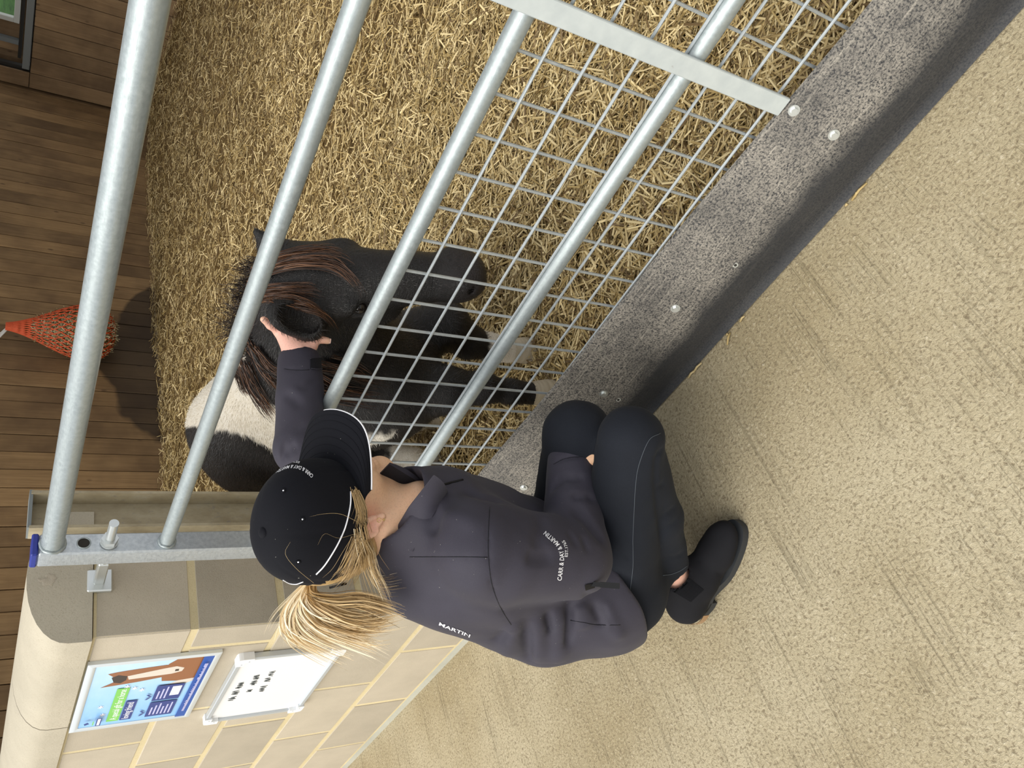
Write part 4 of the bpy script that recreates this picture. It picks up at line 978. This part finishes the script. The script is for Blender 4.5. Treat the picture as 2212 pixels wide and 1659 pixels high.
# cuff tab and zips
text_on('lettering', ktree, 'MARTIN', [(948, 1349), (968, 1358), (992, 1367), (1014, 1376)], 7, 1, 'white_thread', jacket, up=(.35, -.94))
patch('cuff_tab', ktree, [(670, 776), (692, 774), (693, 796), (670, 797)], 5, 5, .0022, 'jacket_lining', jacket)
seam('cuff_tab_stitch', ktree, [(669, 776), (680, 773), (694, 774)], .0008, 'jacket_cloth', jacket, .003)
seam('cuff_tab_stitch', ktree, [(671, 797), (682, 798), (694, 797)], .0008, 'jacket_cloth', jacket, .003)
a_ = hit(ktree, 1284, 1262) or hit(jtree, 1284, 1262); a_ = a_[0]; b_ = atD(1340, 1266, np.linalg.norm(a_ - CAM) - .012); c_ = (a_ + b_) / 2
zp = MB(); d_ = unit(b_ - a_); n_ = -ray(1310, 1264); n_ = unit(n_ - d_ * (n_ @ d_)); s_ = np.cross(d_, n_)
def slab(A, B, n_, s_, w, th):
    V = []
    for P_ in (A, B):
        for e, f_ in ((-1, -1), (1, -1), (1, 1), (-1, 1)): V.append(P_ + s_ * e * w / 2 + n_ * f_ * th / 2)
    return V, [(0, 1, 2, 3), (7, 6, 5, 4), (0, 4, 5, 1), (1, 5, 6, 2), (2, 6, 7, 3), (3, 7, 4, 0)]
zp.add(*slab(a_ + d_ * .012 + n_ * .006, b_ + n_ * .006, n_, s_, .010, .002)); zp.build('zip_pull', M['black_plastic'], jacket)
zp = MB(); zp.add(*slab(a_ - d_ * .012 + n_ * .005, a_ + d_ * .012 + n_ * .005, n_, s_, .008, .004)); zp.build('zip_slider', M['black_plastic'], jacket)
seam('front_zip', ktree, [(950, 1050), (975, 1043), (1000, 1037)], .0022, 'black_plastic', jacket)
patch('zip_tape', ktree, [(1262, 1262), (1284, 1258), (1284, 1268), (1264, 1274)], 4, 4, .002, 'black_plastic', jacket)

# ---- collar: open standing collar round the neck
na = unit(TU * .75 + TFw * .45 + np.array([0, 0, .3])); nb = neck + TU * .0
def ring(th, r, up, fwd=0.0):
    return nb + na * up + (TFw * math.cos(th) + LW * math.sin(th)) * r + TFw * fwd
rowsO, rowsI = [], []
def onj(x, y, z): 
    h_ = hit(ktree, x, y, .003); return h_[0] if h_ is not None else atZ(x, y, z)
kt_ = [0, .12, .25]; hiR = [atZ(938, 1026, .765), atZ(885, 1094, .772), atZ(852, 1150, .768)]; loR = [onj(968, 1064, .70), onj(938, 1112, .70), onj(893, 1190, .70)]
kl_ = [.82, 1.0]; hiL = [atZ(818, 1024, .785), atZ(842, 999, .785)]; loL = [atZ(884, 1098, .705), atZ(918, 1046, .690)]
def keyed(t_, ks, pts): return np.array([np.interp(t_, ks, [p[i] for p in pts]) for i in range(3)])
for t_ in np.linspace(0, 1, 57):
    th_ = math.radians(-30 - 300 * t_); lo_ = ring(th_, .082, .002); hi_ = ring(th_, .086, .058)
    wR = float(sm(.42, .25, np.array(t_))); wL = float(sm(.66, .82, np.array(t_)))
    lo_ = lo_ * (1 - wR) + keyed(t_, kt_, loR) * wR; hi_ = hi_ * (1 - wR) + keyed(t_, kt_, hiR) * wR; lo_ = lo_ * (1 - wL) + keyed(t_, kl_, loL) * wL; hi_ = hi_ * (1 - wL) + keyed(t_, kl_, hiL) * wL
    cdir = unit((lo_ + hi_) / 2 - nb - na * .03); rowsO.append([lo_ + (hi_ - lo_) * k + cdir * .006 * math.sin(math.pi * k) for k in np.linspace(0, 1, 7)]); rowsI.append([lo_ + (hi_ - lo_) * k - cdir * .003 for k in np.linspace(0, 1, 7)])
rowsO = np.array(rowsO); rowsI = np.array(rowsI)
col = MB(); col.grid(rowsO); col.grid(np.stack([rowsO[:, -1], rowsI[:, -1]], 1)); col.grid(np.stack([rowsO[0], rowsI[0]], 0)); col.grid(np.stack([rowsO[-1], rowsI[-1]], 0)); co_ = col.build('collar', M['jacket_cloth'], jacket, True)
col = MB(); col.grid(rowsI); col.build('collar_lining', M['jacket_lining'], jacket, True)

# ---- cap
cap = empty('cap'); cap.parent = person
CW = .090; CL = .108; CHh = .130
def crown(th_, k):      # k 0 rim .. 1 button
    ph = k * math.pi / 2; r = math.cos(ph) ** .78; z = -.014 + (CHh + .014) * math.sin(ph) ** .95
    g_ = 0
    for m_ in range(6):
        dd = (th_ - (m_ * math.pi / 3 + math.pi / 6) + math.pi) % (2 * math.pi) - math.pi; g_ += math.exp(-(dd * max(r, .15) / .018) ** 2)
    g_ = min(g_, 1) * (1 - k) ** .3; wob = .0015 * math.sin(3 * th_ + 1) * math.sin(2.5 * ph)
    f_ = 1 - .020 * g_ + wob * 8
    frontup = .012 * max(0, math.cos(th_)) * math.sin(2 * ph)
    return hp_(CL * math.cos(th_) * r * f_ + frontup, CW * math.sin(th_) * r * f_, z)
nT, nK = 96, 26; V = []; F_ = []
for i in range(nK):
    for j in range(nT): V.append(crown(2 * math.pi * j / nT, .985 * i / (nK - 1)))
for i in range(nK - 1):
    for j in range(nT):
        th_ = 2 * math.pi * (j + .5) / nT; k = .985 * (i + .5) / (nK - 1); dd = abs((th_ - math.pi + math.pi) % (2 * math.pi) - math.pi)
        if abs(th_ - math.pi) < .48 and .10 < k < .10 + .24 * math.sqrt(max(0, 1 - (abs(th_ - math.pi) / .48) ** 2)) : continue
        F_.append((i * nT + j, i * nT + (j + 1) % nT, (i + 1) * nT + (j + 1) % nT, (i + 1) * nT + j))
V.append(hp_(0, 0, CHh + .0005)); top_ = len(V) - 1
for j in range(nT): F_.append(((nK - 1) * nT + j, (nK - 1) * nT + (j + 1) % nT, top_))
b = MB().add(V, F_); crown_o = b.build('crown', M['cap_cloth'], cap, True)
md = crown_o.modifiers.new('thickness', 'SOLIDIFY'); md.thickness = .002; md.offset = -1
ctree = BVHTree.FromPolygons([tuple(v) for v in V], F_)
rows = [[hp_(.009 * math.sin(p_) * math.cos(a), .009 * math.sin(p_) * math.sin(a), CHh - .001 + .0055 * math.cos(p_)) for a in np.linspace(0, 2 * math.pi, 17)] for p_ in np.linspace(0, math.pi / 2, 6)]
MB().grid(rows).build('button', M['cap_cloth'], cap, True)
# brim
def brim_pt(tt, s_, dz=0.0):
    th_ = tt * 1.16; f0, r0 = CL * math.cos(th_), CW * math.sin(th_)
    Lb = .086 * (1 - abs(tt) ** 6) ** .6; f1 = f0 + (Lb + (CL - f0) * .30) * s_; r1 = r0 * (1 + .02 * s_)
    z_ = -.006 - .012 * (r1 / CW) ** 2 * (.35 + .65 * s_) - .008 * s_ + .004 * math.sin(math.pi * s_)
    return hp_(f1, r1, z_ + dz)
tt_ = np.sin(np.linspace(-math.pi / 2, math.pi / 2, 41)); rowsT = np.array([[brim_pt(a, s_) for s_ in np.linspace(-.06, 1, 12)] for a in tt_]); rowsB = np.array([[brim_pt(a, s_, -.0034) for s_ in np.linspace(-.06, 1, 12)] for a in tt_])
b = MB(); b.grid(rowsT); b.grid(rowsB); b.grid(np.stack([rowsT[:, -1], rowsB[:, -1]], 1)); b.grid(np.stack([rowsT[0], rowsB[0]], 0)); b.grid(np.stack([rowsT[-1], rowsB[-1]], 0)); brim_o = b.build('brim', M['cap_cloth'], cap, True)
for s_ in (.14, .30, .46, .62, .78, .90):
    MB().tube([brim_pt(a, s_, .0003) for a in tt_[3:-3]], .0005, 5, False).build('brim_stitching', M['cap_cloth'], brim_o, True)
MB().tube([brim_pt(a, 1.0, -.002) for a in tt_ if a > -.25], .0017, 8).build('piping', M['white_thread'], brim_o, True)
seam('piping', ctree, [(757, 1062), (757, 1085), (753, 1110), (745, 1140), (733, 1168), (718, 1195), (700, 1222), (683, 1240)], .0013, 'white_thread', cap, .0008)
seam('piping', ctree, [(612, 1252), (625, 1259), (640, 1261), (655, 1256)], .0010, 'white_thread', cap, .0008)
text_on('lettering', ctree, 'CARR & DAY & MARTIN', [(677, 1027), (660, 1013), (642, 1006), (622, 1007), (600, 1016)], 8.0, 1, 'white_thread', cap, .0010, up=(-.45, .9))
text_on('lettering', ctree, 'EST.1765', [(648, 998), (634, 996), (617, 1001)], 4.5, 1, 'white_thread', cap, .0010, up=(-.45, .9))
for (x, y) in ((653, 1122), (644, 1214), (612, 1060)):
    h_ = hit(ctree, x, y, .0006)
    if h_ is None: continue
    p, n_ = h_; u_ = unit(np.cross(n_, [0, 0, 1])); w_ = np.cross(n_, u_)
    ey = MB().tube([p + (u_ * math.cos(a) + w_ * math.sin(a)) * .0032 for a in np.linspace(0, 2 * math.pi, 17)], .0011, 6, False).build('eyelet', M['cap_cloth'], cap, True)
    MB().tube([p - n_ * .0004, p + n_ * .0002], .0014, 10).build('eyelet_hole', M['white_thread'], ey)
# strap buckle at the back
b = MB()
for r0, r1 in ((.006, .036),): b.box((0, 0, 0), (1, 1, 1))
bk_c = hp_(-CL * .93, .036, -.004); bd = unit(HRt * .9 + HF * .32); bn = unit(-HF * .93 + HRt * .35); bu = np.cross(bn, bd)
V, Fb = slab(bk_c - bd * .014 + bn * .004, bk_c + bd * .014 + bn * .004, bn, bu, .014, .004); MB().add(V, Fb).build('strap_buckle', M['black_plastic'], cap)

# ---- hair
t = NT('blond_hair'); r = t.attr('rnd'); t.color(t.ramp(r, [(0.0, (.20, .13, .065, 1)), (.3, (.50, .33, .14, 1)), (.65, (.80, .59, .31, 1)), (1.0, (.95, .84, .62, 1))])); t.set(Roughness=.42); M['blond_hair'] = t.m
hs = Sdf([ell(hp_(-.026, 0, .000), (.082, .0815, .088), HB, .02), ell(hp_(-.055, 0, -.055), (.045, .060, .055), HB, .03), ell(hp_(.045, 0, -.07), (.06, .12, .08), HB, .01, True)], [], lambda P_, d: d + .0015 * vnoise(P_ * np.array([90, 90, 30])))
hv, hq = hs.mesh(.005); rr = np.clip(.35 + .35 * vnoise(hv * 60), 0, 1); hair_o = fast_mesh('hair', hv, hq, M['blond_hair'], person, True, {'rnd': rr}); hair_o['label'] = 'blond hair tied in a ponytail'
htree = bvh(hv, hq)
g = np.random.default_rng(21); cs = []; ws = []; rn = []
pb = hp_(-CL * .92, -.006, .016); D0 = np.linalg.norm(pb - CAM); px0 = proj(pb)[0]
def strands(path, n, spread, depth, col, wr=(.0007, .0017), root=3.0, ln=(.75, 1.0)):
    p0 = np.array(path, float)
    for _ in range(n):
        o_ = g.normal(0, 1, 2); dz_ = g.normal(0, .5); m_ = len(p0); k = np.linspace(0, 1, m_); q = p0 + o_ * (root + (spread - root) * k[:, None] ** .8)
        pts = [atD(x, y, D0 + np.interp(kk, [0, 1], [0, depth]) + dz_ * .018 * kk ** .5 * spread / 14) for (x, y), kk in zip(q, k)]
        c = bez(pts, 6); c = c[:max(5, int(len(c) * g.uniform(*ln)))]; cs.append(c); ws.append(g.uniform(*wr)); rn.append(np.clip(g.normal(*col), 0, 1))
rt = (px0[0], px0[1])
strands([rt, (640, 1296), (628, 1330), (640, 1365), (690, 1392), (770, 1425)], 190, 17, .03, (.86, .14))
strands([rt, (652, 1300), (665, 1335), (705, 1362), (760, 1380), (820, 1400)], 190, 15, .01, (.88, .12))
strands([rt, (672, 1292), (705, 1318), (755, 1340), (805, 1345), (862, 1332)], 260, 15, -.01, (.50, .16))
strands([rt, (675, 1288), (722, 1300), (775, 1298), (825, 1310), (868, 1328)], 200, 12, -.015, (.36, .16))
strands([rt, (660, 1300), (690, 1338), (730, 1352), (790, 1362), (845, 1352)], 140, 14, .0, (.66, .2))
strands([rt, (640, 1300), (615, 1340), (605, 1380)], 40, 16, .02, (.92, .08), (.0003, .0007))
strands([rt, (680, 1330), (760, 1375), (850, 1425)], 40, 14, .02, (.95, .05), (.0003, .0007))
o = ribbons('ponytail', cs, np.array(ws), M['blond_hair'], hair_o, rn, 6); o['kind'] = 'stuff'
cs = []; ws = []; rn = []
def wisps(path, n, sp, col, tree=None, wr=(.0003, .0007)):
    p0 = np.array(path, float)
    for _ in range(n):
        q = p0 + g.normal(0, 1, 2) * sp * np.linspace(.8, 1.4, len(p0))[:, None]; pts = []; last = None
        for (x, y) in q:
            best = None
            for tr in (btree, htree, ktree, ctree):
                h_ = hit(tr, x, y, .004)
                if h_ is not None and (best is None or np.linalg.norm(h_[0] - CAM) < np.linalg.norm(best - CAM)): best = h_[0]
            if best is None or (last is not None and np.linalg.norm(best - last) > .09): best = None if last is None else atD(x, y, np.linalg.norm(last - CAM))
            if best is not None: last = best; pts.append(best)
        if len(pts) > 2: cs.append(bez(pts, 5)); ws.append(g.uniform(*wr)); rn.append(np.clip(g.normal(*col), 0, 1))
wisps([(765, 1062), (774, 1085), (780, 1108), (776, 1130)], 70, 5, (.22, .15), None, (.0003, .0007))
wisps([(776, 1140), (782, 1170), (790, 1195), (800, 1225), (818, 1260)], 32, 10, (.40, .28), None, (.0003, .0007))
wisps([(780, 1165), (765, 1200), (750, 1235), (735, 1256)], 45, 11, (.24, .2), None, (.0003, .0008))
wisps([(770, 1160), (760, 1200), (748, 1240)], 45, 8, (.12, .12), None, (.0003, .0008))
wisps([(788, 1180), (800, 1210), (806, 1240), (825, 1262), (860, 1258)], 24, 8, (.6, .25))
wisps([(790, 1190), (800, 1230), (815, 1265), (826, 1295)], 26, 9, (.5, .25))
wisps([(770, 1130), (735, 1115), (700, 1115), (670, 1122)], 1, 2, (.5, .1), None, (.00018, .0002)); wisps([(772, 1150), (730, 1160), (700, 1150), (685, 1175)], 1, 2, (.5, .1), None, (.00018, .0002)); wisps([(678, 1255), (640, 1225), (618, 1195), (628, 1170)], 1, 2, (.5, .1), None, (.00018, .0002))
o = ribbons('loose_hair', cs, np.array(ws), M['blond_hair'], hair_o, rn, 8); o['kind'] = 'stuff'
# earring
h_ = hit(btree, 818, 1122, .003)
if h_ is not None:
    p, n_ = h_; u_ = unit(np.cross(n_, ray(900, 1100))); w_ = np.cross(n_, u_)
    er = MB().tube([p + (u_ * math.cos(a) + w_ * math.sin(a)) * .0038 for a in np.linspace(0, 2 * math.pi, 17)], .0007, 6, False).build('earring', M['gold'], person, True)
    h2 = hit(btree, 828, 1122, .002)
    if h2 is not None:
        st = MB()
        for a in range(3):
            dd = u_ * math.cos(a * math.pi / 3) + w_ * math.sin(a * math.pi / 3); st.tube([h2[0] - dd * .0032, h2[0] + dd * .0032], .0006, 5)
        st.build('earring_star', M['gold'], er)
h_ = hit(btree, 783, 1147, .002)
if h_ is not None: MB().tube([h_[0] + np.array([.004 * math.cos(a), .004 * math.sin(a), 0]) for a in np.linspace(0, 2 * math.pi, 13)], .0007, 6, False).build('earring', M['gold'], person, True)

# ---- ankle boots
def boot(heel, fd, name_lab, ank, kne, left=False):
    fd = unit(fd); bl = np.array([-fd[1], fd[0], 0]); zz = np.array([0, 0, 1.0])
    def q(a, b_, z): return heel + fd * a + bl * b_ + zz * z
    BB = np.stack([fd, bl, zz]); sg = -1 if left else 1
    P_ = [ell(q(.200, .004 * sg, .042), (.058, .041, .028), BB, .03), cone(q(.165, .002, .050), q(.105, 0, .068), .036, .040, .03), cone(q(.045, 0, .062), q(.110, 0, .062), .030, .038, .03), ell(q(.040, 0, .058), (.034, .029, .036), BB, .025),
          cone(q(.050, 0, .072), ank + unit(kne - ank) * .022, .040, .044, .03), cone(ank + unit(kne - ank) * .010, ank + unit(kne - ank) * .10, .034, .040, .005, True)]
    flat = Prim(lambda X: -(X[:, 2] - (.030 - .014 * np.clip(((X - heel) @ fd - .06) / .08, 0, 1))) * -1 * -1, heel, 3, .004, True)
    flat = Prim(lambda X: X[:, 2] - (.030 - .013 * np.clip(((X - heel) @ fd - .06) / .08, 0, 1)), heel, 3, .004, True)
    md_ = [crease([q(.155, -.045 * 1, .045), q(.158, -.02, .072), q(.16, .0, .083), q(.158, .025, .072)], .006, .004)]
    sd_ = Sdf(P_ + [flat], md_, lambda X, d: d + .0012 * vnoise(X * 45)); v_, q_ = sd_.mesh(.0042); bo = fast_mesh('boot', v_, q_, M['suede'], person, True); bo['label'] = name_lab
    out = []
    for a in np.linspace(0, 2 * math.pi, 48, endpoint=False):
        x = .128 + .131 * math.cos(a); w_ = (.040 + .006 * math.cos(a - .25) - .008 * math.exp(-((x - .095) / .03) ** 2)); out.append((x, w_ * math.copysign(abs(math.sin(a)) ** .75, math.sin(a)) + .003 * sg))
    def ext(poly, z0, z1, nm, mat, zf0=None):
        n = len(poly); V = [q(a, b_, z0) for a, b_ in poly] + [q(a, b_, z1(a) if callable(z1) else z1) for a, b_ in poly]
        F_ = [(k, (k + 1) % n, n + (k + 1) % n, n + k) for k in range(n)] + [tuple(range(n - 1, -1, -1)), tuple(range(n, 2 * n))]
        return MB().add(V, F_).build(nm, M[mat], bo, 50)
    n = len(out); lo_ = lambda a: 0.001 + .016 * float(sm(.105, .075, np.array(a))); hi_ = lambda a: .034 - .016 * float(np.clip((a - .06) / .08, 0, 1))
    V = [q(a, b_, lo_(a)) for a, b_ in out] + [q(a, b_, hi_(a)) for a, b_ in out]; MB().add(V, [(k, (k + 1) % n, n + (k + 1) % n, n + k) for k in range(n)] + [tuple(range(n - 1, -1, -1)), tuple(range(n, 2 * n))]).build('sole', M['boot_rubber'], bo, 50)
    hl = [(a, b_) for a, b_ in out if a < .072]; ext(sorted(hl, key=lambda p: math.atan2(p[1], p[0] - .035)), .001, .022, 'heel', 'boot_rubber')
    th_ = np.linspace(2.5, 4.75, 24); rowsG = []
    for z_ in (.028, .045): rowsG.append([q(.040 + .0465 * math.cos(a) * (1 - .04 * (z_ > .04)), .0395 * math.sin(a), z_) for a in th_])
    rG = np.array(rowsG); MB().grid(rG).grid(rG + (rG - np.array(q(.04, 0, .037))) * .02).build('heel_trim', M['rose_gold'], bo, True)
    return bo, bvh(v_, q_)
hl_ = atZ(1512, 1346, 0.0) + np.array([.006, .012, 0]); tp_ = atZ(1592, 1150, .01)
bR, btR = boot(hl_, (tp_ - hl_) * np.array([1, 1, 0]), 'black suede ankle boot with a rose gold heel strip', ankR, kneR)
bL, btL = boot(hl_ + np.array([-.145, .20, 0]), (tp_ - hl_) * np.array([1, 1, 0]), 'black suede ankle boot behind the other leg', ankL, kneL, True)
t = NT('elastic'); tcn = t.coord((1, 1, 1), 'Object'); wv = t.node('ShaderNodeTexWave'); wv.inputs['Scale'].default_value = 130; wv.bands_direction = 'Z'; t.link(tcn, wv.inputs['Vector'])
t.color(t.mix(wv.outputs['Fac'], (.004, .004, .005, 1), (.015, .0155, .019, 1))); t.set(Roughness=.9); t.b.inputs['Specular IOR Level'].default_value = .1; t.bump(wv.outputs['Fac'], .6, .002); M['elastic'] = t.m
patch('elastic_gusset', btR, [(1452, 1276), (1484, 1246), (1520, 1274), (1492, 1300)], 12, 12, .0012, 'elastic', bR)
# ------------------------------------------------------------------ poster in a snap frame
PXL, PXR, PZB, PZT = atY(148, 1588, .884)[0], atY(187, 1445, .884)[0], atY(483, 1410, .884)[2], atY(148, 1588, .884)[2]
PXR = (PXR + atY(483, 1410, .884)[0]) / 2
plain('frame_silver', (.72, .77, .80, 1), .35, .3); plain('poster_green', srgb(130, 205, 95), .4); plain('poster_navy', srgb(42, 62, 135), .35); plain('poster_blue', srgb(32, 84, 170), .35); plain('poster_white', (.86, .87, .92, 1), .4); plain('poster_brown', srgb(150, 98, 62), .4); plain('poster_dark', srgb(60, 46, 36), .4); plain('poster_cream', srgb(222, 212, 200), .4); plain('poster_text', srgb(196, 196, 236), .4)
t = NT('poster_sky'); sp = t.node('ShaderNodeSeparateXYZ'); t.link(t.coord(), sp.inputs[0]); n = t.noise(t.coord((3, 1, 9)), 4, 4)
t.color(t.ramp(t.math('ADD', t.math('MULTIPLY', t.math('SUBTRACT', sp.outputs[0], PXL), 1.6), t.math('MULTIPLY', n, .35)), [(.1, srgb(130, 185, 240)), (.5, srgb(165, 212, 250)), (1.0, srgb(205, 230, 250))])); t.set(Roughness=.3); M['poster_sky'] = t.m
poster = tag(empty('framed_poster', ((PXL + PXR) / 2, WF, PZB)), 'light blue horse poster in a silver snap frame on the block wall', 'poster')
def addp(par, o): o.parent = par; o.matrix_parent_inverse = Matrix.Translation(par.location).inverted(); return o
fw = .020; y0, y1 = WF - .014, WF - .001
for q in (((PXL, PZB), (PXR, PZB), (PXR - fw, PZB + fw), (PXL + fw, PZB + fw)), ((PXR, PZB), (PXR, PZT), (PXR - fw, PZT - fw), (PXR - fw, PZB + fw)), ((PXR, PZT), (PXL, PZT), (PXL + fw, PZT - fw), (PXR - fw, PZT - fw)), ((PXL, PZT), (PXL, PZB), (PXL + fw, PZB + fw), (PXL + fw, PZT - fw))):
    V = [(x, y1, z) for x, z in q] + [(x, y0 + (.005 if i > 1 else .003), z) for i, (x, z) in enumerate(q)]; mid = [((q[0][0] + q[3][0]) / 2, y0, (q[0][1] + q[3][1]) / 2), ((q[1][0] + q[2][0]) / 2, y0, (q[1][1] + q[2][1]) / 2)]
    V += mid; F_ = [(0, 1, 5, 4), (4, 5, 9, 8), (8, 9, 6, 7), (7, 6, 2, 3), (3, 2, 1, 0), (0, 4, 8, 7, 3), (1, 2, 6, 9, 5)]
    addp(poster, MB().add(V, F_).build('frame_rail', M['frame_silver'], None, 60))
PS = (PXL + fw * .8, PXR - fw * .8, PZB + fw * .8, PZT - fw * .8)
def pp(s_, t_): return PS[0] + (PS[1] - PS[0]) * s_, PS[3] - (PS[3] - PS[2]) * t_
sheet = addp(poster, MB().box((PS[0], WF - .0075, PS[2]), (PS[1], WF - .002, PS[3])).build('poster_sheet', M['poster_sky']))
_ly = [0]
def flat(poly, mat, name):
    _ly[0] += 1; y = WF - .0076 - .00009 * _ly[0]
    o = MB().add([(pp(*p)[0], y, pp(*p)[1]) for p in poly], [tuple(range(len(poly)))]).build(name, M[mat], None, fix=False); o.parent = sheet; o.matrix_parent_inverse = sheet.matrix_world.inverted() if False else Matrix.Identity(4); o.matrix_parent_inverse = Matrix.Translation(poster.location).inverted() if False else Matrix.Identity(4); return o
def rect(s0, s1, t0, t1, mat, name): return flat([(s0, t0), (s1, t0), (s1, t1), (s0, t1)], mat, name)
def ptext(txt, s0, s1, t1, hh, mat):
    V, Fc = glyphs(txt); x0, x1 = V[:, 0].min(), V[:, 0].max(); _ly[0] += 1; y = WF - .0076 - .00009 * _ly[0]; out = []
    for x, z in V: X, Z = pp(s0 + (s1 - s0) * (x - x0) / (x1 - x0), t1 - z * hh / .72); out.append((X, y, Z))
    o = MB().add(out, Fc).build('poster_lettering', M[mat], None, fix=False); o.parent = sheet; return o
# picture of a chestnut and white horse on the right half
flat([(.62, .93), (.55, .80), (.545, .66), (.575, .60), (.60, .70), (.66, .80), (.70, .93)], 'poster_cream', 'printed_picture')
flat([(.66, .93), (.64, .75), (.66, .62), (.74, .60), (.92, .62), (1.0, .70), (1.0, .93)], 'poster_brown', 'printed_picture')
flat([(.66, .10), (.70, .16), (.735, .21), (.80, .19), (.86, .13), (.875, .20), (.885, .28), (.90, .45), (.91, .60), (.905, .72), (.86, .80), (.80, .80), (.745, .72), (.72, .58), (.69, .40), (.675, .26)], 'poster_brown', 'printed_picture')
flat([(.72, .20), (.80, .17), (.83, .22), (.80, .30), (.74, .30), (.70, .26)], 'poster_dark', 'printed_picture')
flat([(.745, .32), (.80, .30), (.83, .45), (.86, .60), (.875, .70), (.84, .775), (.79, .765), (.765, .68), (.755, .50)], 'poster_cream', 'printed_picture')
flat([(.80, .70), (.83, .70), (.83, .73), (.80, .735)], 'poster_dark', 'printed_picture')
for (a, b_) in ((.34, .16), (.20, .20), (.60, .40), (.56, .47), (.64, .33)):
    for m_ in range(3):
        c_, s_ = math.cos(m_ * math.pi / 3), math.sin(m_ * math.pi / 3); e = .026
        flat([(a - c_ * e - s_ * .004, b_ - s_ * e + c_ * .006), (a + c_ * e - s_ * .004, b_ + s_ * e + c_ * .006), (a + c_ * e + s_ * .004, b_ + s_ * e - c_ * .006), (a - c_ * e + s_ * .004, b_ - s_ * e - c_ * .006)], 'poster_white', 'printed_snowflake')
rect(.07, .62, .25, .36, 'poster_green', 'printed_banner'); ptext('A special gift for a horse', .095, .60, .335, .062, 'poster_white')
rect(.07, .40, .37, .47, 'poster_navy', 'printed_banner'); ptext('loving friend', .09, .37, .445, .062, 'poster_white')
for s0, n_ in ((.07, 6), (.35, 3)):
    rect(s0, s0 + .25, .60, .85, 'poster_navy', 'printed_box')
    for k in range(n_): rect(s0 + .03, s0 + .03 + .13 + .06 * ((k * 7) % 3) / 2, .63 + .035 * k, .645 + .035 * k, 'poster_text', 'printed_line')
    c_ = s0 + .08
    for m_ in (-1, 1): flat([(c_, .59), (c_ + m_ * .045, .55), (c_ + m_ * .04, .53), (c_ + m_ * .01, .56)], 'poster_navy', 'printed_bow')
rect(.42, .57, .745, .83, 'poster_white', 'printed_panel')
rect(.0, 1.0, .905, 1.0, 'poster_blue', 'printed_band')
g = np.random.default_rng(3); x = .10
while x < .92:
    w_ = g.uniform(.006, .014); h_ = g.choice([.022, .022, .032]); rect(x, x + w_, .965 - h_, .965, 'poster_text', 'printed_line'); x += w_ + .0035
flat([(.10, .06), (.13, .05), (.15, .08), (.12, .10)], 'poster_navy', 'printed_logo'); rect(.07, .20, .155, .20, 'poster_navy', 'printed_logo'); rect(.08, .19, .165, .19, 'poster_white', 'printed_logo'); rect(.09, .16, .125, .135, 'poster_green', 'printed_logo')

# ------------------------------------------------------------------ whiteboard
WXL, WXR, WZB, WZT = -2.628, -2.155, .470, .775
plain('board_white', (.88, .89, .90, 1), .2); plain('board_alu', (.60, .64, .68, 1), .4, .5); plain('board_plastic', (.84, .86, .88, 1), .4); plain('marker', (.09, .10, .10, 1), .6)
wbd = tag(empty('whiteboard', ((WXL + WXR) / 2, WF, WZB)), 'small whiteboard with grey frame and handwritten notes on the block wall', 'whiteboard')
addp(wbd, MB().box((WXL + .008, WF - .012, WZB + .008), (WXR - .008, WF - .001, WZT - .008)).build('board', M['board_white']))
for a, b_ in (((WXL, WZB), (WXR, WZB + .014)), ((WXL, WZT - .014), (WXR, WZT)), ((WXL, WZB), (WXL + .014, WZT)), ((WXR - .014, WZB), (WXR, WZT))):
    addp(wbd, MB().box((a[0], WF - .019, a[1]), (b_[0], WF - .001, b_[1]), .002).build('frame_rail', M['board_alu']))
for cx_, cz_ in ((WXL, WZB), (WXR, WZB), (WXL, WZT), (WXR, WZT)):
    sx, sz = (1 if cx_ == WXL else -1), (1 if cz_ == WZB else -1); b = MB()
    pl = [(-.004, .010), (-.004, .040), (.018, .040), (.018, .018), (.040, .018), (.040, -.004), (.010, -.004), (.0, -.001), (-.002, .003)]
    P2 = [(cx_ + sx * u_, cz_ + sz * v_) for u_, v_ in pl]; b.prism(P2, 1, WF - .023, WF - .001); co = addp(wbd, b.build('corner_cap', M['board_plastic']))
    for (u_, v_) in ((.012, .028), (.028, .010)):
        sc = MB().tube([(cx_ + sx * u_, WF - .0232, cz_ + sz * v_), (cx_ + sx * u_, WF - .0236, cz_ + sz * v_)], .0022, 8).build('screw', M['board_alu']); sc.parent = co
g = np.random.default_rng(9)
def scrawl(a, c, gaps, amp=.011):
    A, C_ = atY(*a, WF - .0125), atY(*c, WF - .0125)
    for g0, g1 in gaps:
        n_ = max(3, int((g1 - g0) * 16)); pts = []
        for k in range(n_ * 2 + 1):
            u_ = g0 + (g1 - g0) * k / (2 * n_); p = A + (C_ - A) * u_; pts.append(p + np.array([g.normal(0, .0015), 0, (amp if k % 2 else -amp) * g.uniform(.4, 1)]))
        addp(wbd, MB().tube(bez(pts, 3), .0010, 5).build('handwriting', M['marker'], None, True))
scrawl((499, 1513), (521, 1474), ((0, .22), (.32, .55), (.66, 1))); scrawl((538, 1494), (557, 1458), ((0, .12), (.40, .66), (.74, 1))); scrawl((563, 1494), (588, 1450), ((0, .28), (.50, .68), (.76, 1)))
